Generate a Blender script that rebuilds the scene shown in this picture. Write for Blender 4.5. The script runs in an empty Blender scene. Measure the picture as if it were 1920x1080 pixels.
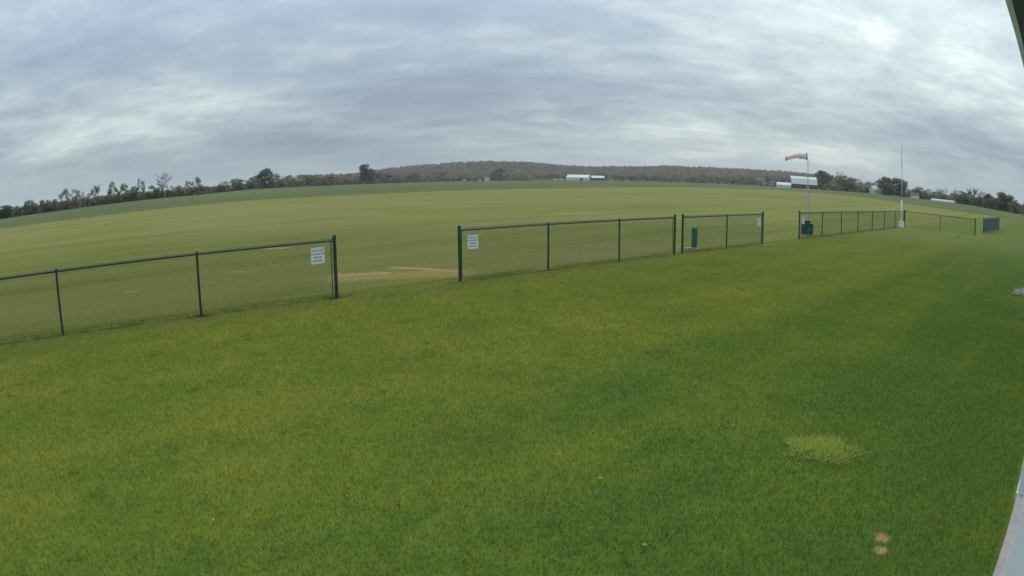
import bpy, bmesh, math, random
import numpy as np
from mathutils import Vector, Matrix

scene = bpy.context.scene
rng = random.Random(7)
npr = np.random.default_rng(11)

# ------------------------------------------------------------------ camera
# wide surveillance lens: theta = r + K3 r^3 (r in focal lengths), fitted on the fence posts
F_PX, K3, PITCH, ROLL, CAM_H = 1218.47, 0.1217, 0.16899, -0.00362, 2.3858
cam_d = bpy.data.cameras.new("camera")
cam = bpy.data.objects.new("camera", cam_d)
scene.collection.objects.link(cam)
scene.camera = cam
cam_d.type = 'PANO'
cam_d.sensor_fit = 'HORIZONTAL'
cam_d.sensor_width, cam_d.sensor_height = 36.0, 20.25
cam_d.clip_start, cam_d.clip_end = 0.02, 20000.0
q = (1920 / 36.0) / F_PX
for tgt in (cam_d, getattr(cam_d, "cycles", None)):
    if tgt is None:
        continue
    try:
        tgt.panorama_type = 'FISHEYE_LENS_POLYNOMIAL'
        tgt.fisheye_fov = math.pi
        tgt.fisheye_polynomial_k0 = 0.0
        tgt.fisheye_polynomial_k1 = -q
        tgt.fisheye_polynomial_k2 = 0.0
        tgt.fisheye_polynomial_k3 = -K3 * q ** 3
        tgt.fisheye_polynomial_k4 = 0.0
    except Exception:
        pass
cam.location = (0, 0, CAM_H)
cam.matrix_world = (Matrix.Translation((0, 0, CAM_H))
                    @ Matrix.Rotation(math.pi / 2 - PITCH, 4, 'X') @ Matrix.Rotation(ROLL, 4, 'Z'))

# ------------------------------------------------------------------ world, sun, exposure
SUN_EL, SUN_AZ = math.radians(58), math.radians(18)      # azimuth clockwise from +Y
world = bpy.data.worlds.new("World")
scene.world = world
world.use_nodes = True
wt = world.node_tree
wt.nodes.clear()


class NT:
    """tiny helper to write node trees"""
    def __init__(self, tree):
        self.t = tree

    def n(self, kind, **kw):
        nd = self.t.nodes.new(kind)
        for k, v in kw.items():
            setattr(nd, k, v)
        return nd

    def l(self, a, b):
        self.t.links.new(a, b)

    def put(self, sock, v):
        if isinstance(v, bpy.types.NodeSocket):
            self.l(v, sock)
        else:
            sock.default_value = v

    def math(self, op, a, b=None, c=None, clamp=False):
        nd = self.n('ShaderNodeMath', operation=op)
        nd.use_clamp = clamp
        for i, v in enumerate((a, b, c)):
            if v is not None:
                self.put(nd.inputs[i], v)
        return nd.outputs[0]

    def vec(self, op, a, b=None, out=0):
        nd = self.n('ShaderNodeVectorMath', operation=op)
        self.put(nd.inputs[0], a)
        if b is not None:
            self.put(nd.inputs['Scale'] if op == 'SCALE' else nd.inputs[1], b)
        return nd.outputs[1] if op in ('DOT_PRODUCT', 'LENGTH', 'DISTANCE') else nd.outputs[0]

    def mix(self, fac, a, b, blend='MIX'):
        nd = self.n('ShaderNodeMix', data_type='RGBA', blend_type=blend)
        self.put(nd.inputs[0], fac)
        for s, v in ((nd.inputs[6], a), (nd.inputs[7], b)):
            self.put(s, v if isinstance(v, bpy.types.NodeSocket) else (*v[:3], 1))
        return nd.outputs[2]

    def sstep(self, v, lo, hi, to0=0.0, to1=1.0):
        nd = self.n('ShaderNodeMapRange', interpolation_type='SMOOTHSTEP')
        self.put(nd.inputs[0], v)
        for i, x in zip((1, 2, 3, 4), (lo, hi, to0, to1)):
            nd.inputs[i].default_value = x
        return nd.outputs[0]

    def noise(self, vec, scale, detail=4, rough=0.55, dist=0.0):
        nd = self.n('ShaderNodeTexNoise')
        if vec is not None:
            self.put(nd.inputs['Vector'], vec)
        nd.inputs['Scale'].default_value = scale
        nd.inputs['Detail'].default_value = detail
        nd.inputs['Roughness'].default_value = rough
        nd.inputs['Distortion'].default_value = dist
        return nd.outputs[0]

    def xyz(self, x, y, z=0.0):
        nd = self.n('ShaderNodeCombineXYZ')
        for i, v in enumerate((x, y, z)):
            self.put(nd.inputs[i], v)
        return nd.outputs[0]

    def ramp(self, fac, stops):
        nd = self.n('ShaderNodeValToRGB')
        e = nd.color_ramp.elements
        while len(e) > 1:
            e.remove(e[-1])
        e[0].position, e[0].color = stops[0][0], (*stops[0][1], 1)
        for p, c in stops[1:]:
            x = e.new(p)
            x.color = (*c, 1)
        self.put(nd.inputs[0], fac)
        return nd.outputs[0]


W = NT(wt)
tc = W.n('ShaderNodeTexCoord')
sepw = W.n('ShaderNodeSeparateXYZ')
W.l(tc.outputs['Generated'], sepw.inputs[0])
zc = W.math('MAXIMUM', sepw.outputs[2], 0.0)
den = W.math('ADD', zc, 0.17)
px_ = W.math('DIVIDE', sepw.outputs[0], den)
py_ = W.math('DIVIDE', sepw.outputs[1], den)
cl = W.xyz(px_, py_, 0.0)
clr = W.n('ShaderNodeMapping')
W.l(cl, clr.inputs[0])
clr.inputs['Rotation'].default_value = (0, 0, math.radians(-8))
clr.inputs['Location'].default_value = (2.2, 4.7, 0.0)
clr.inputs['Scale'].default_value = (0.75, 1.0, 1.0)
big = W.noise(clr.outputs[0], 0.36, 4, 0.5, 0.2)
mid = W.noise(clr.outputs[0], 1.5, 8, 0.60, 0.25)
fine = W.noise(clr.outputs[0], 5.0, 8, 0.66, 0.3)
t = W.math('MULTIPLY', big, 1.05)
t = W.math('ADD', t, W.math('MULTIPLY', mid, 0.46))
t = W.math('ADD', t, W.math('MULTIPLY', fine, 0.26))
t = W.math('SUBTRACT', t, 0.885)            # centred on 0
t = W.math('MULTIPLY', t, 2.75)
# thin near the horizon: the deck blurs into even grey
fade = W.sstep(zc, 0.0, 0.10, 0.40, 1.0)
t = W.math('ADD', W.math('MULTIPLY', t, fade), 0.385)
t = W.math('ADD', t, W.sstep(zc, 0.10, 0.34, 0.0, 0.05))
t = W.math('ADD', t, W.sstep(zc, 0.10, 0.0, 0.0, 0.06))
ccol = W.ramp(t, [(0.0, (0.225, 0.280, 0.350)), (0.30, (0.285, 0.350, 0.415)), (0.52, (0.375, 0.445, 0.480)),
                  (0.75, (0.50, 0.575, 0.575)), (1.05, (0.74, 0.80, 0.77))])
# overcast luminance law: brighter towards the zenith
cie = W.math('MULTIPLY', W.math('ADD', W.math('MULTIPLY', zc, 3.0), 1.0), 0.86)
ccol = W.vec('SCALE', ccol, cie)
sky = W.n('ShaderNodeTexSky')
sky.sky_type = 'NISHITA'
sky.sun_disc = False
sky.sun_elevation = SUN_EL
sky.sun_rotation = SUN_AZ
sky.air_density, sky.dust_density, sky.ozone_density = 1.0, 1.5, 1.0
bg1 = W.n('ShaderNodeBackground')
W.l(ccol, bg1.inputs[0])
bg1.inputs[1].default_value = 1.0
bg2 = W.n('ShaderNodeBackground')
W.l(sky.outputs[0], bg2.inputs[0])
bg2.inputs[1].default_value = 0.08
mixw = W.n('ShaderNodeMixShader')
mixw.inputs[0].default_value = 0.08
W.l(bg1.outputs[0], mixw.inputs[1])
W.l(bg2.outputs[0], mixw.inputs[2])
wout = W.n('ShaderNodeOutputWorld')
W.l(mixw.outputs[0], wout.inputs[0])

sun_d = bpy.data.lights.new("sun", 'SUN')
sun_d.energy = 1.3
sun_d.angle = math.radians(25)
sun_d.color = (1.0, 0.95, 0.88)
sun = bpy.data.objects.new("sun", sun_d)
scene.collection.objects.link(sun)
sd = Vector((math.sin(SUN_AZ) * math.cos(SUN_EL), math.cos(SUN_AZ) * math.cos(SUN_EL), math.sin(SUN_EL)))
sun.rotation_euler = sd.to_track_quat('Z', 'Y').to_euler()
sun.location = sd * 60

vs = scene.view_settings
vs.view_transform, vs.look = 'Standard', 'None'
vs.gamma, vs.exposure = 1.0, 0.15
vs.use_curve_mapping = False
scene.display_settings.display_device = 'sRGB'
scene.cycles.use_denoising = True
scene.cycles.max_bounces = 6
scene.cycles.diffuse_bounces = 3
scene.cycles.transparent_max_bounces = 6
scene.cycles.volume_bounces = 1

# ------------------------------------------------------------------ pixel helpers (photograph 1920 x 1080)
def ray(x, y):
    u, v = (x - 960) / F_PX, (540 - y) / F_PX
    r = math.hypot(u, v) + 1e-12
    th = r + K3 * r ** 3
    rt, up, fw = math.sin(th) * u / r, math.sin(th) * v / r, math.cos(th)
    cr, sr = math.cos(ROLL), math.sin(ROLL)
    rt, up = rt * cr - up * sr, rt * sr + up * cr
    c, s = math.cos(PITCH), math.sin(PITCH)
    return rt, fw * c + up * s, -fw * s + up * c


def gnd(x, y, z=0.0):
    d = ray(x, y)
    k = (z - CAM_H) / d[2]
    return d[0] * k, d[1] * k


def azel(x, y):
    d = ray(x, y)
    return math.atan2(d[0], d[1]), math.atan2(d[2], math.hypot(d[0], d[1]))


# ------------------------------------------------------------------ terrain
base_px = [(0, 411), (120, 394), (250, 377), (375, 365), (470, 355), (690, 345), (850, 340), (1000, 338.5),
           (1140, 338.5), (1350, 345), (1500, 353), (1620, 361.5), (1700, 370), (1800, 382), (1900, 400)]
base_D = [290, 310, 335, 370, 450, 650, 880, 950, 1000, 800, 600, 550, 500, 420, 310]
_ba = [azel(*q_) for q_ in base_px]
B_AZ = [-math.pi, -1.15] + [q_[0] for q_ in _ba] + [1.15, math.pi]
B_D = [500, 300] + base_D + [320, 500]
_bz = [CAM_H + d * math.tan(a[1]) for a, d in zip(_ba, base_D)]
B_Z = [0.0, 0.0] + _bz + [0.0, 0.0]
ridge_px = [(430, 352), (560, 338), (640, 330), (690, 322), (740, 315), (800, 309), (850, 304.5), (920, 302), (1000, 304),
            (1050, 309), (1100, 312), (1180, 312), (1250, 311), (1330, 314), (1400, 318), (1470, 322), (1540, 330), (1640, 356)]
_ra = [azel(*q_) for q_ in ridge_px]
R_D, R_TREE = 1600.0, 13.0
R_AZ = [-math.pi, -0.9] + [q_[0] for q_ in _ra] + [0.9, math.pi]
R_Z = [0.0, 0.0] + [max(1.0, CAM_H + R_D * math.tan(q_[1]) - R_TREE) for q_ in _ra] + [0.0, 0.0]


def sst(x, a, b):
    t_ = np.clip((x - a) / (b - a), 0, 1)
    return t_ * t_ * (3 - 2 * t_)


def terrain_pol(az, d):
    az, d = np.asarray(az, float), np.asarray(d, float)
    D = np.interp(az, B_AZ, B_D)
    Z = np.interp(az, B_AZ, B_Z)
    R = np.interp(az, R_AZ, R_Z)
    z = Z * sst(d, 70, D)
    up = sst(d, np.minimum(D + 120, 1150), R_D)
    return z + (R - Z) * up * (1 - 0.6 * sst(d, R_D + 100, R_D + 1500))


def terrain(x, y):
    return float(terrain_pol(math.atan2(x, y), math.hypot(x, y)))


def at(px, py, dist):
    """point on the ground in the direction of column px (as seen at row py) at a distance from the usual place"""
    a = azel(px, py)[0]
    x, y = dist * math.sin(a), dist * math.cos(a)
    return Vector((x, y, terrain(x, y)))


def base_dist(px):
    a = azel(px, 360)[0]
    return float(np.interp(a, B_AZ, B_D))


# ------------------------------------------------------------------ frame of the flight line
FA = 0.698777
U = (math.cos(FA), math.sin(FA))           # along fence and building
V = (-math.sin(FA), math.cos(FA))          # across, towards the airfield
BA = 0.68                                  # bearing of the building wall
FO = (-3.6493, 12.8711)                    # end post of the run by the wide gate


def fl(t_, s=0.0):
    return FO[0] + U[0] * t_ + V[0] * s, FO[1] + U[1] * t_ + V[1] * s


def wl(u, n, z=0.0):
    """building frame: u metres along the wall from the camera, n metres to its right"""
    return (math.cos(BA) * u + math.sin(BA) * n, math.sin(BA) * u - math.cos(BA) * n, z)


# ------------------------------------------------------------------ mesh helpers
class MB:
    def __init__(self):
        self.v, self.f, self.m = [], [], []

    def add(self, vs_, fs_, mi=0):
        o = len(self.v)
        self.v += [tuple(p) for p in vs_]
        self.f += [tuple(i + o for i in f_) for f_ in fs_]
        self.m += [mi] * len(fs_)

    def box(self, c, s, rz=0.0, mi=0):
        cx, cy, cz = c
        hx, hy, hz = s[0] / 2, s[1] / 2, s[2] / 2
        ca, sa = math.cos(rz), math.sin(rz)
        vs_ = []
        for z in (-hz, hz):
            for x, y in ((-hx, -hy), (hx, -hy), (hx, hy), (-hx, hy)):
                vs_.append((cx + x * ca - y * sa, cy + x * sa + y * ca, cz + z))
        self.add(vs_, [(3, 2, 1, 0), (4, 5, 6, 7), (0, 1, 5, 4), (1, 2, 6, 5), (2, 3, 7, 6), (3, 0, 4, 7)], mi)

    def tube(self, p0, p1, r0, r1=None, n=6, caps=True, mi=0):
        r1 = r0 if r1 is None else r1
        p0, p1 = Vector(p0), Vector(p1)
        d = p1 - p0
        if d.length < 1e-9:
            return
        qd = d.to_track_quat('Z', 'Y')
        vs_ = []
        for p, r in ((p0, r0), (p1, r1)):
            for i in range(n):
                a = 2 * math.pi * i / n
                vs_.append(p + qd @ Vector((r * math.cos(a), r * math.sin(a), 0)))
        fs_ = [(i, (i + 1) % n, n + (i + 1) % n, n + i) for i in range(n)]
        if caps:
            fs_ += [tuple(range(n - 1, -1, -1)), tuple(range(n, 2 * n))]
        self.add(vs_, fs_, mi)

    def lathe(self, c, prof, n=12, mi=0):
        cx, cy, cz = c
        vs_ = [(cx + r * math.cos(2 * math.pi * i / n), cy + r * math.sin(2 * math.pi * i / n), cz + z)
               for r, z in prof for i in range(n)]
        fs_ = []
        for k in range(len(prof) - 1):
            for i in range(n):
                j = (i + 1) % n
                fs_.append((k * n + i, k * n + j, (k + 1) * n + j, (k + 1) * n + i))
        fs_.append(tuple(range(n - 1, -1, -1)))
        m_ = (len(prof) - 1) * n
        fs_.append(tuple(m_ + i for i in range(n)))
        self.add(vs_, fs_, mi)

    def mesh(self, name, mats, smooth=False):
        me = bpy.data.meshes.new(name)
        me.from_pydata(self.v, [], self.f)
        for m_ in mats if isinstance(mats, (list, tuple)) else [mats]:
            me.materials.append(m_)
        if any(self.m):
            me.polygons.foreach_set('material_index', self.m)
        if smooth:
            me.polygons.foreach_set('use_smooth', [True] * len(me.polygons))
        me.update()
        return me

    def build(self, name, mats, parent=None, smooth=False, bevel=0.0):
        o = link(name, self.mesh(name, mats, smooth), parent)
        if bevel:
            b = o.modifiers.new('bevel', 'BEVEL')
            b.width, b.segments, b.limit_method = bevel, 2, 'ANGLE'
        return o


def link(name, data, parent=None):
    o = bpy.data.objects.new(name, data)
    scene.collection.objects.link(o)
    if parent is not None:
        o.parent = parent
    return o


def tag(o, label=None, cat=None, group=None, kind=None):
    if label:
        o['label'] = label
    if cat:
        o['category'] = cat
    if group:
        o['group'] = group
    if kind:
        o['kind'] = kind
    return o


def empty(name, loc=(0, 0, 0), rz=0.0, label=None, cat=None, group=None):
    o = link(name, None)
    o.empty_display_size = 0.2
    o.location = loc
    o.rotation_euler = (0, 0, rz)
    return tag(o, label, cat, group)


# ------------------------------------------------------------------ materials
def new_mat(name):
    m = bpy.data.materials.new(name)
    m.use_nodes = True
    nt = m.node_tree
    nt.nodes.clear()
    n = NT(nt)
    out = n.n('ShaderNodeOutputMaterial')
    bs = n.n('ShaderNodeBsdfPrincipled')
    n.l(bs.outputs[0], out.inputs[0])
    bs.inputs['Specular IOR Level'].default_value = 0.3
    return m, n, bs, out


def paint(name, col, rough=0.6, var=0.15, scale=6.0, metal=0.0, bump=0.0, dirt=None, spec=0.3):
    m, n, bs, out = new_mat(name)
    tcn = n.n('ShaderNodeTexCoord')
    v = n.noise(tcn.outputs['Object'], scale, 5, 0.6)
    c = n.mix(v, tuple(x * (1 - var) for x in col), tuple(min(1, x * (1 + var)) for x in col))
    if dirt:
        d = n.noise(tcn.outputs['Object'], scale * 0.35, 6, 0.65)
        c = n.mix(n.sstep(d, 0.48, 0.72, 0.0, 0.65), c, dirt)
    n.l(c, bs.inputs['Base Color'])
    bs.inputs['Roughness'].default_value = rough
    bs.inputs['Metallic'].default_value = metal
    bs.inputs['Specular IOR Level'].default_value = spec
    if bump:
        b = n.n('ShaderNodeBump')
        b.inputs['Strength'].default_value = bump
        b.inputs['Distance'].default_value = 0.01
        n.l(v, b.inputs['Height'])
        n.l(b.outputs[0], bs.inputs['Normal'])
    return m


def grass_group():
    """colour of the mown turf by its place: lawn, airfield, dry streaks"""
    g = bpy.data.node_groups.new('turf_colour', 'ShaderNodeTree')
    g.interface.new_socket('Color', in_out='OUTPUT', socket_type='NodeSocketColor')
    n = NT(g)
    go = n.n('NodeGroupOutput')
    geo = n.n('ShaderNodeNewGeometry')
    sp = n.n('ShaderNodeSeparateXYZ')
    n.l(geo.outputs['Position'], sp.inputs[0])
    P = n.xyz(sp.outputs[0], sp.outputs[1], 0.0)
    uu = n.vec('DOT_PRODUCT', P, (U[0], U[1], 0))
    vv = n.vec('DOT_PRODUCT', P, (V[0], V[1], 0))
    s0 = FO[0] * V[0] + FO[1] * V[1]
    wob = n.noise(P, 0.9, 4)
    s = n.math('SUBTRACT', vv, s0)
    sw = n.math('ADD', s, n.math('MULTIPLY', n.math('SUBTRACT', wob, 0.5), 2.2))
    # lawn
    n1 = n.noise(P, 0.55, 6, 0.62)
    n2 = n.noise(n.xyz(n.math('MULTIPLY', uu, 0.10), n.math('MULTIPLY', vv, 0.75)), 1.0, 4, 0.6)
    n3 = n.noise(P, 2.6, 5, 0.65)
    k = n.math('ADD', n.math('ADD', n.math('MULTIPLY', n1, 0.84), n.math('MULTIPLY', n2, 0.70)), n.math('MULTIPLY', n3, 0.45))
    k = n.math('SUBTRACT', k, 0.475)
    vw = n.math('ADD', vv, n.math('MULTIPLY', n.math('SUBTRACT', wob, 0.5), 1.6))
    lush_shade = n.math('ADD', n.sstep(vw, 6.6, 4.0, 0.0, 0.17), n.sstep(vw, 4.6, 1.2, 0.0, 0.22))         # greener turf by the building, plus its shade and lens vignette painted in
    k = n.math('SUBTRACT', k, lush_shade)
    track = n.math('MULTIPLY', n.sstep(n.math('ABSOLUTE', n.math('SUBTRACT', vw, 4.5)), 0.75, 0.15), n.math('MULTIPLY', n.sstep(n2, 0.30, 0.55), n.sstep(uu, 1.5, 5.5)))
    k = n.math('SUBTRACT', k, n.math('MULTIPLY', track, 0.17))     # mower track
    lawn = n.ramp(k, [(0.10, (0.086, 0.152, 0.024)), (0.42, (0.148, 0.190, 0.025)), (0.64, (0.196, 0.214, 0.029)), (0.92, (0.245, 0.246, 0.048))])
    # paler sward far along the flight line
    lawn = n.mix(n.sstep(uu, 14.0, 42.0, 0.0, 0.62), lawn, (0.116, 0.142, 0.036))
    # airfield
    m1 = n.noise(n.xyz(n.math('MULTIPLY', uu, 0.035), n.math('MULTIPLY', vv, 0.42)), 1.0, 5, 0.62)
    m2 = n.noise(P, 0.06, 4, 0.6)
    m3 = n.noise(n.xyz(n.math('MULTIPLY', uu, 0.16), n.math('MULTIPLY', vv, 1.3)), 1.0, 5, 0.65)
    m4 = n.noise(n.xyz(n.math('MULTIPLY', uu, 0.012), n.math('MULTIPLY', vv, 0.11)), 1.0, 6, 0.68)
    kk = n.math('ADD', n.math('MULTIPLY', n.math('SUBTRACT', m4, 0.5), 1.05), 0.0)
    kk = n.math('ADD', kk, n.math('ADD', n.math('ADD', n.math('MULTIPLY', m1, 0.85), n.math('MULTIPLY', m2, 0.45)), n.math('MULTIPLY', m3, 0.60)))
    kk = n.math('ADD', kk, n.sstep(s, 2.0, 60.0, -0.50, -0.44))
    field = n.ramp(kk, [(0.18, (0.128, 0.156, 0.032)), (0.42, (0.188, 0.198, 0.048)), (0.60, (0.222, 0.210, 0.068)), (0.86, (0.280, 0.230, 0.105))])
    c = n.mix(n.sstep(sw, -1.8, 1.5), lawn, field)
    # trimmed dry strip right under the fences
    under = n.math('MULTIPLY', n.sstep(n.math('ABSOLUTE', n.math('ADD', s, n.math('MULTIPLY', n.math('SUBTRACT', wob, 0.5), 0.25))), 0.20, 0.05),
                   n.sstep(n.noise(P, 1.7, 5, 0.7), 0.44, 0.58))
    gates = n.math('MULTIPLY', under, n.math('SUBTRACT', 1.0, n.math('MULTIPLY', n.sstep(uu, 5.8, 6.0), n.sstep(uu, 8.4, 8.2))))
    c = n.mix(n.math('MULTIPLY', gates, 0.62), c, (0.085, 0.066, 0.030))
    # dead grass streaks and spots: (x0,y0,x1,y1,radius,strength)
    tufty = n.noise(P, 7.0, 5, 0.7)
    spots = []
    for a, b, r, st in (((634, 516), (722, 512), 0.17, 0.95), ((742, 502), (800, 504.5), 0.16, 0.95), ((795, 505), (862, 509), 0.15, 0.8),
                        ((650, 521), (850, 512), 0.60, 0.42), ((510, 466), (531, 465), 0.28, 0.9), ((431, 510), (456, 510), 0.10, 0.7),
                        ((238, 547), (256, 546.5), 0.09, 0.7), ((1010, 504), (1034, 503), 0.10, 0.8), ((1060, 400), (1110, 400), 0.8, 0.4),
                        ((1653, 1006), (1654, 1010), 0.055, 1.0), ((1651, 1031), (1653, 1034), 0.050, 1.0), ((1420, 459), (1445, 458), 0.2, 0.4)):
        spots.append((*gnd(*a), *gnd(*b), r, st))
    tufty2 = n.noise(P, 38.0, 4, 0.7)
    for x0, y0, x1, y1, r, st in spots:
        d = (x1 - x0, y1 - y0)
        L2 = d[0] ** 2 + d[1] ** 2 + 1e-9
        rel = n.vec('SUBTRACT', P, (x0, y0, 0))
        h = n.math('MULTIPLY', n.vec('DOT_PRODUCT', rel, (d[0] / L2, d[1] / L2, 0)), 1.0, clamp=True)
        near = n.vec('SCALE', (d[0], d[1], 0), h)
        dist = n.vec('DISTANCE', rel, near)
        dist = n.math('ADD', dist, n.math('MULTIPLY', n.math('SUBTRACT', tufty2 if r < 0.09 else tufty, 0.5), r * (3.4 if r < 0.09 else 2.2)))
        c = n.mix(n.sstep(dist, r * 1.45, r * 0.45, 0.0, st), c, (0.42, 0.30, 0.145))
    # dark soil ring at the gate post
    gp = fl(0.0)
    dd = n.math('ADD', n.vec('DISTANCE', P, (gp[0] - 0.05, gp[1] - 0.03, 0)), n.math('MULTIPLY', n.math('SUBTRACT', tufty, 0.5), 0.22))
    c = n.mix(n.sstep(dd, 0.24, 0.14, 0.0, 0.9), c, (0.050, 0.026, 0.014))
    gp = fl(-3.04)
    dd = n.math('ADD', n.vec('DISTANCE', P, (gp[0], gp[1], 0)), n.math('MULTIPLY', n.math('SUBTRACT', tufty, 0.5), 0.25))
    c = n.mix(n.sstep(dd, 0.26, 0.12, 0.0, 0.85), c, (0.060, 0.045, 0.018))
    n.l(c, go.inputs[0])
    return g


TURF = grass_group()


def turf_mat(name, blades=False):
    m, n, bs, out = new_mat(name)
    gg = n.n('ShaderNodeGroup')
    gg.node_tree = TURF
    c = gg.outputs[0]
    if blades:
        at_ = n.n('ShaderNodeAttribute', attribute_name='tone')
        tone = at_.outputs['Fac']
        c = n.mix(n.sstep(tone, 0.90, 1.0, 0.0, 0.5), c, (0.24, 0.20, 0.085))
        c = n.vec('SCALE', c, n.math('ADD', n.math('MULTIPLY', tone, 0.8), 0.80))
        n.l(c, bs.inputs['Base Color'])
        bs.inputs['Roughness'].default_value = 0.65
        bs.inputs['Specular IOR Level'].default_value = 0.2
        tr = n.n('ShaderNodeBsdfTranslucent')
        n.l(c, tr.inputs[0])
        mx = n.n('ShaderNodeMixShader')
        mx.inputs[0].default_value = 0.3
        n.l(bs.outputs[0], mx.inputs[1])
        n.l(tr.outputs[0], mx.inputs[2])
        n.l(mx.outputs[0], out.inputs[0])
    else:
        geo = n.n('ShaderNodeNewGeometry')
        fine_ = n.noise(geo.outputs['Position'], 9.0, 8, 0.75)
        c = n.vec('SCALE', c, n.math('ADD', n.math('MULTIPLY', fine_, 0.9), 0.42))
        n.l(c, bs.inputs['Base Color'])
        bs.inputs['Roughness'].default_value = 0.95
        bs.inputs['Specular IOR Level'].default_value = 0.05
        b = n.n('ShaderNodeBump')
        b.inputs['Strength'].default_value = 0.6
        b.inputs['Distance'].default_value = 0.03
        n.l(fine_, b.inputs['Height'])
        n.l(b.outputs[0], bs.inputs['Normal'])
    return m


def crop_mat():
    m, n, bs, out = new_mat('crop_field')
    geo = n.n('ShaderNodeNewGeometry')
    sp = n.n('ShaderNodeSeparateXYZ')
    n.l(geo.outputs['Position'], sp.inputs[0])
    P = n.xyz(sp.outputs[0], sp.outputs[1], 0.0)
    a = n.noise(P, 0.012, 4, 0.5)
    b = n.noise(P, 0.15, 5, 0.65)
    k = n.math('ADD', n.math('MULTIPLY', a, 0.6), n.math('MULTIPLY', b, 0.4))
    c = n.ramp(k, [(0.30, (0.072, 0.098, 0.036)), (0.5, (0.096, 0.118, 0.042)), (0.7, (0.128, 0.140, 0.052))])
    # ploughed brown strip before the farms
    dd = n.vec('LENGTH', P)
    soil = n.math('MULTIPLY', n.sstep(dd, 560, 640), n.sstep(dd, 960, 900))
    az_ok = n.math('MULTIPLY', n.sstep(sp.outputs[0], -330, -250), n.sstep(sp.outputs[0], 190, 150))
    c = n.mix(n.math('MULTIPLY', n.math('MULTIPLY', soil, az_ok), 0.75), c, (0.085, 0.066, 0.050))
    n.l(c, bs.inputs['Base Color'])
    bs.inputs['Roughness'].default_value = 0.95
    bs.inputs['Specular IOR Level'].default_value = 0.05
    return m


def leaf_mat(name, c0, c1, transl=0.25):
    m, n, bs, out = new_mat(name)
    oi = n.n('ShaderNodeObjectInfo')
    geo = n.n('ShaderNodeNewGeometry')
    v = n.noise(geo.outputs['Position'], 0.55, 3, 0.6)
    f = n.math('ADD', n.math('MULTIPLY', oi.outputs['Random'], 0.65), n.math('MULTIPLY', v, 0.45), clamp=True)
    c = n.mix(f, c0, c1)
    n.l(c, bs.inputs['Base Color'])
    bs.inputs['Roughness'].default_value = 0.7
    bs.inputs['Specular IOR Level'].default_value = 0.15
    tr = n.n('ShaderNodeBsdfTranslucent')
    n.l(c, tr.inputs[0])
    mx = n.n('ShaderNodeMixShader')
    mx.inputs[0].default_value = transl
    n.l(bs.outputs[0], mx.inputs[1])
    n.l(tr.outputs[0], mx.inputs[2])
    n.l(mx.outputs[0], out.inputs[0])
    return m


M = {}
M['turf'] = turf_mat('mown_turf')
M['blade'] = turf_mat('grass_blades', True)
M['crop'] = crop_mat()
M['green'] = paint('green_vinyl', (0.008, 0.046, 0.033), 0.5, 0.2, 8, spec=0.5)
M['green_wire'] = paint('green_vinyl_wire', (0.012, 0.064, 0.044), 0.55, 0.1, 8, spec=0.3)
M['green_steel'] = paint('green_painted_steel', (0.022, 0.125, 0.078), 0.5, 0.15, 5)
M['green_dark'] = paint('dark_green_plastic', (0.010, 0.052, 0.042), 0.55, 0.15, 4)
M['sign'] = paint('white_sign_plastic', (0.80, 0.80, 0.80), 0.5, 0.03, 4)
M['ink'] = paint('grey_black_ink', (0.035, 0.035, 0.045), 0.6, 0.1, 4)
M['galv'] = paint('galvanised_steel', (0.42, 0.43, 0.44), 0.45, 0.1, 9, metal=0.35)
M['sock'] = paint('faded_sock_fabric', (0.82, 0.73, 0.70), 0.9, 0.10, 5, bump=0.2)
def cloth_through(m, amount):
    nt = m.node_tree
    n = NT(nt)
    bs = [x for x in nt.nodes if x.type == 'BSDF_PRINCIPLED'][0]
    out = [x for x in nt.nodes if x.type == 'OUTPUT_MATERIAL'][0]
    tr = n.n('ShaderNodeBsdfTranslucent')
    n.l(bs.inputs['Base Color'].links[0].from_socket, tr.inputs[0])
    mx = n.n('ShaderNodeMixShader')
    mx.inputs[0].default_value = amount
    n.l(bs.outputs[0], mx.inputs[1])
    n.l(tr.outputs[0], mx.inputs[2])
    n.l(mx.outputs[0], out.inputs[0])


cloth_through(M['sock'], 0.35)
M['sock_hem'] = paint('sock_hem_fabric', (0.36, 0.27, 0.24), 0.9, 0.12, 5)
M['white'] = paint('white_paint', (0.78, 0.79, 0.80), 0.5, 0.05, 3, dirt=(0.55, 0.55, 0.53))
M['pole_grey'] = paint('grey_aluminium', (0.36, 0.38, 0.40), 0.45, 0.08, 3, metal=0.3)
M['pole_pale'] = paint('dull_white_paint', (0.50, 0.52, 0.53), 0.5, 0.06, 3)
M['screen'] = paint('teal_wind_screen', (0.045, 0.130, 0.130), 0.9, 0.15, 2)
M['siding'] = paint('white_steel_siding', (0.74, 0.75, 0.80), 0.45, 0.05, 1.5, dirt=(0.60, 0.60, 0.60))
M['concrete'] = paint('grey_concrete', (0.34, 0.31, 0.285), 0.9, 0.18, 9, bump=0.5, dirt=(0.22, 0.20, 0.17))
M['soffit'] = paint('dark_soffit', (0.075, 0.080, 0.105), 0.6, 0.1, 3)
M['roofsteel'] = paint('roof_steel', (0.30, 0.31, 0.33), 0.5, 0.08, 2)
M['barnred'] = paint('barn_red_boards', (0.105, 0.030, 0.028), 0.85, 0.2, 2, dirt=(0.09, 0.055, 0.05))
M['mint'] = paint('pale_metal_roof', (0.58, 0.66, 0.61), 0.85, 0.06, 0.6)
M['farmwhite'] = paint('farm_white', (0.64, 0.65, 0.63), 0.85, 0.06, 0.5)
M['farmgrey'] = paint('farm_grey', (0.20, 0.20, 0.23), 0.8, 0.1, 0.5)
M['dark'] = paint('dark_opening', (0.018, 0.018, 0.020), 0.8, 0.1, 1)
M['plum'] = paint('weathered_grey_siding', (0.15, 0.13, 0.16), 0.8, 0.1, 0.6)
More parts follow.
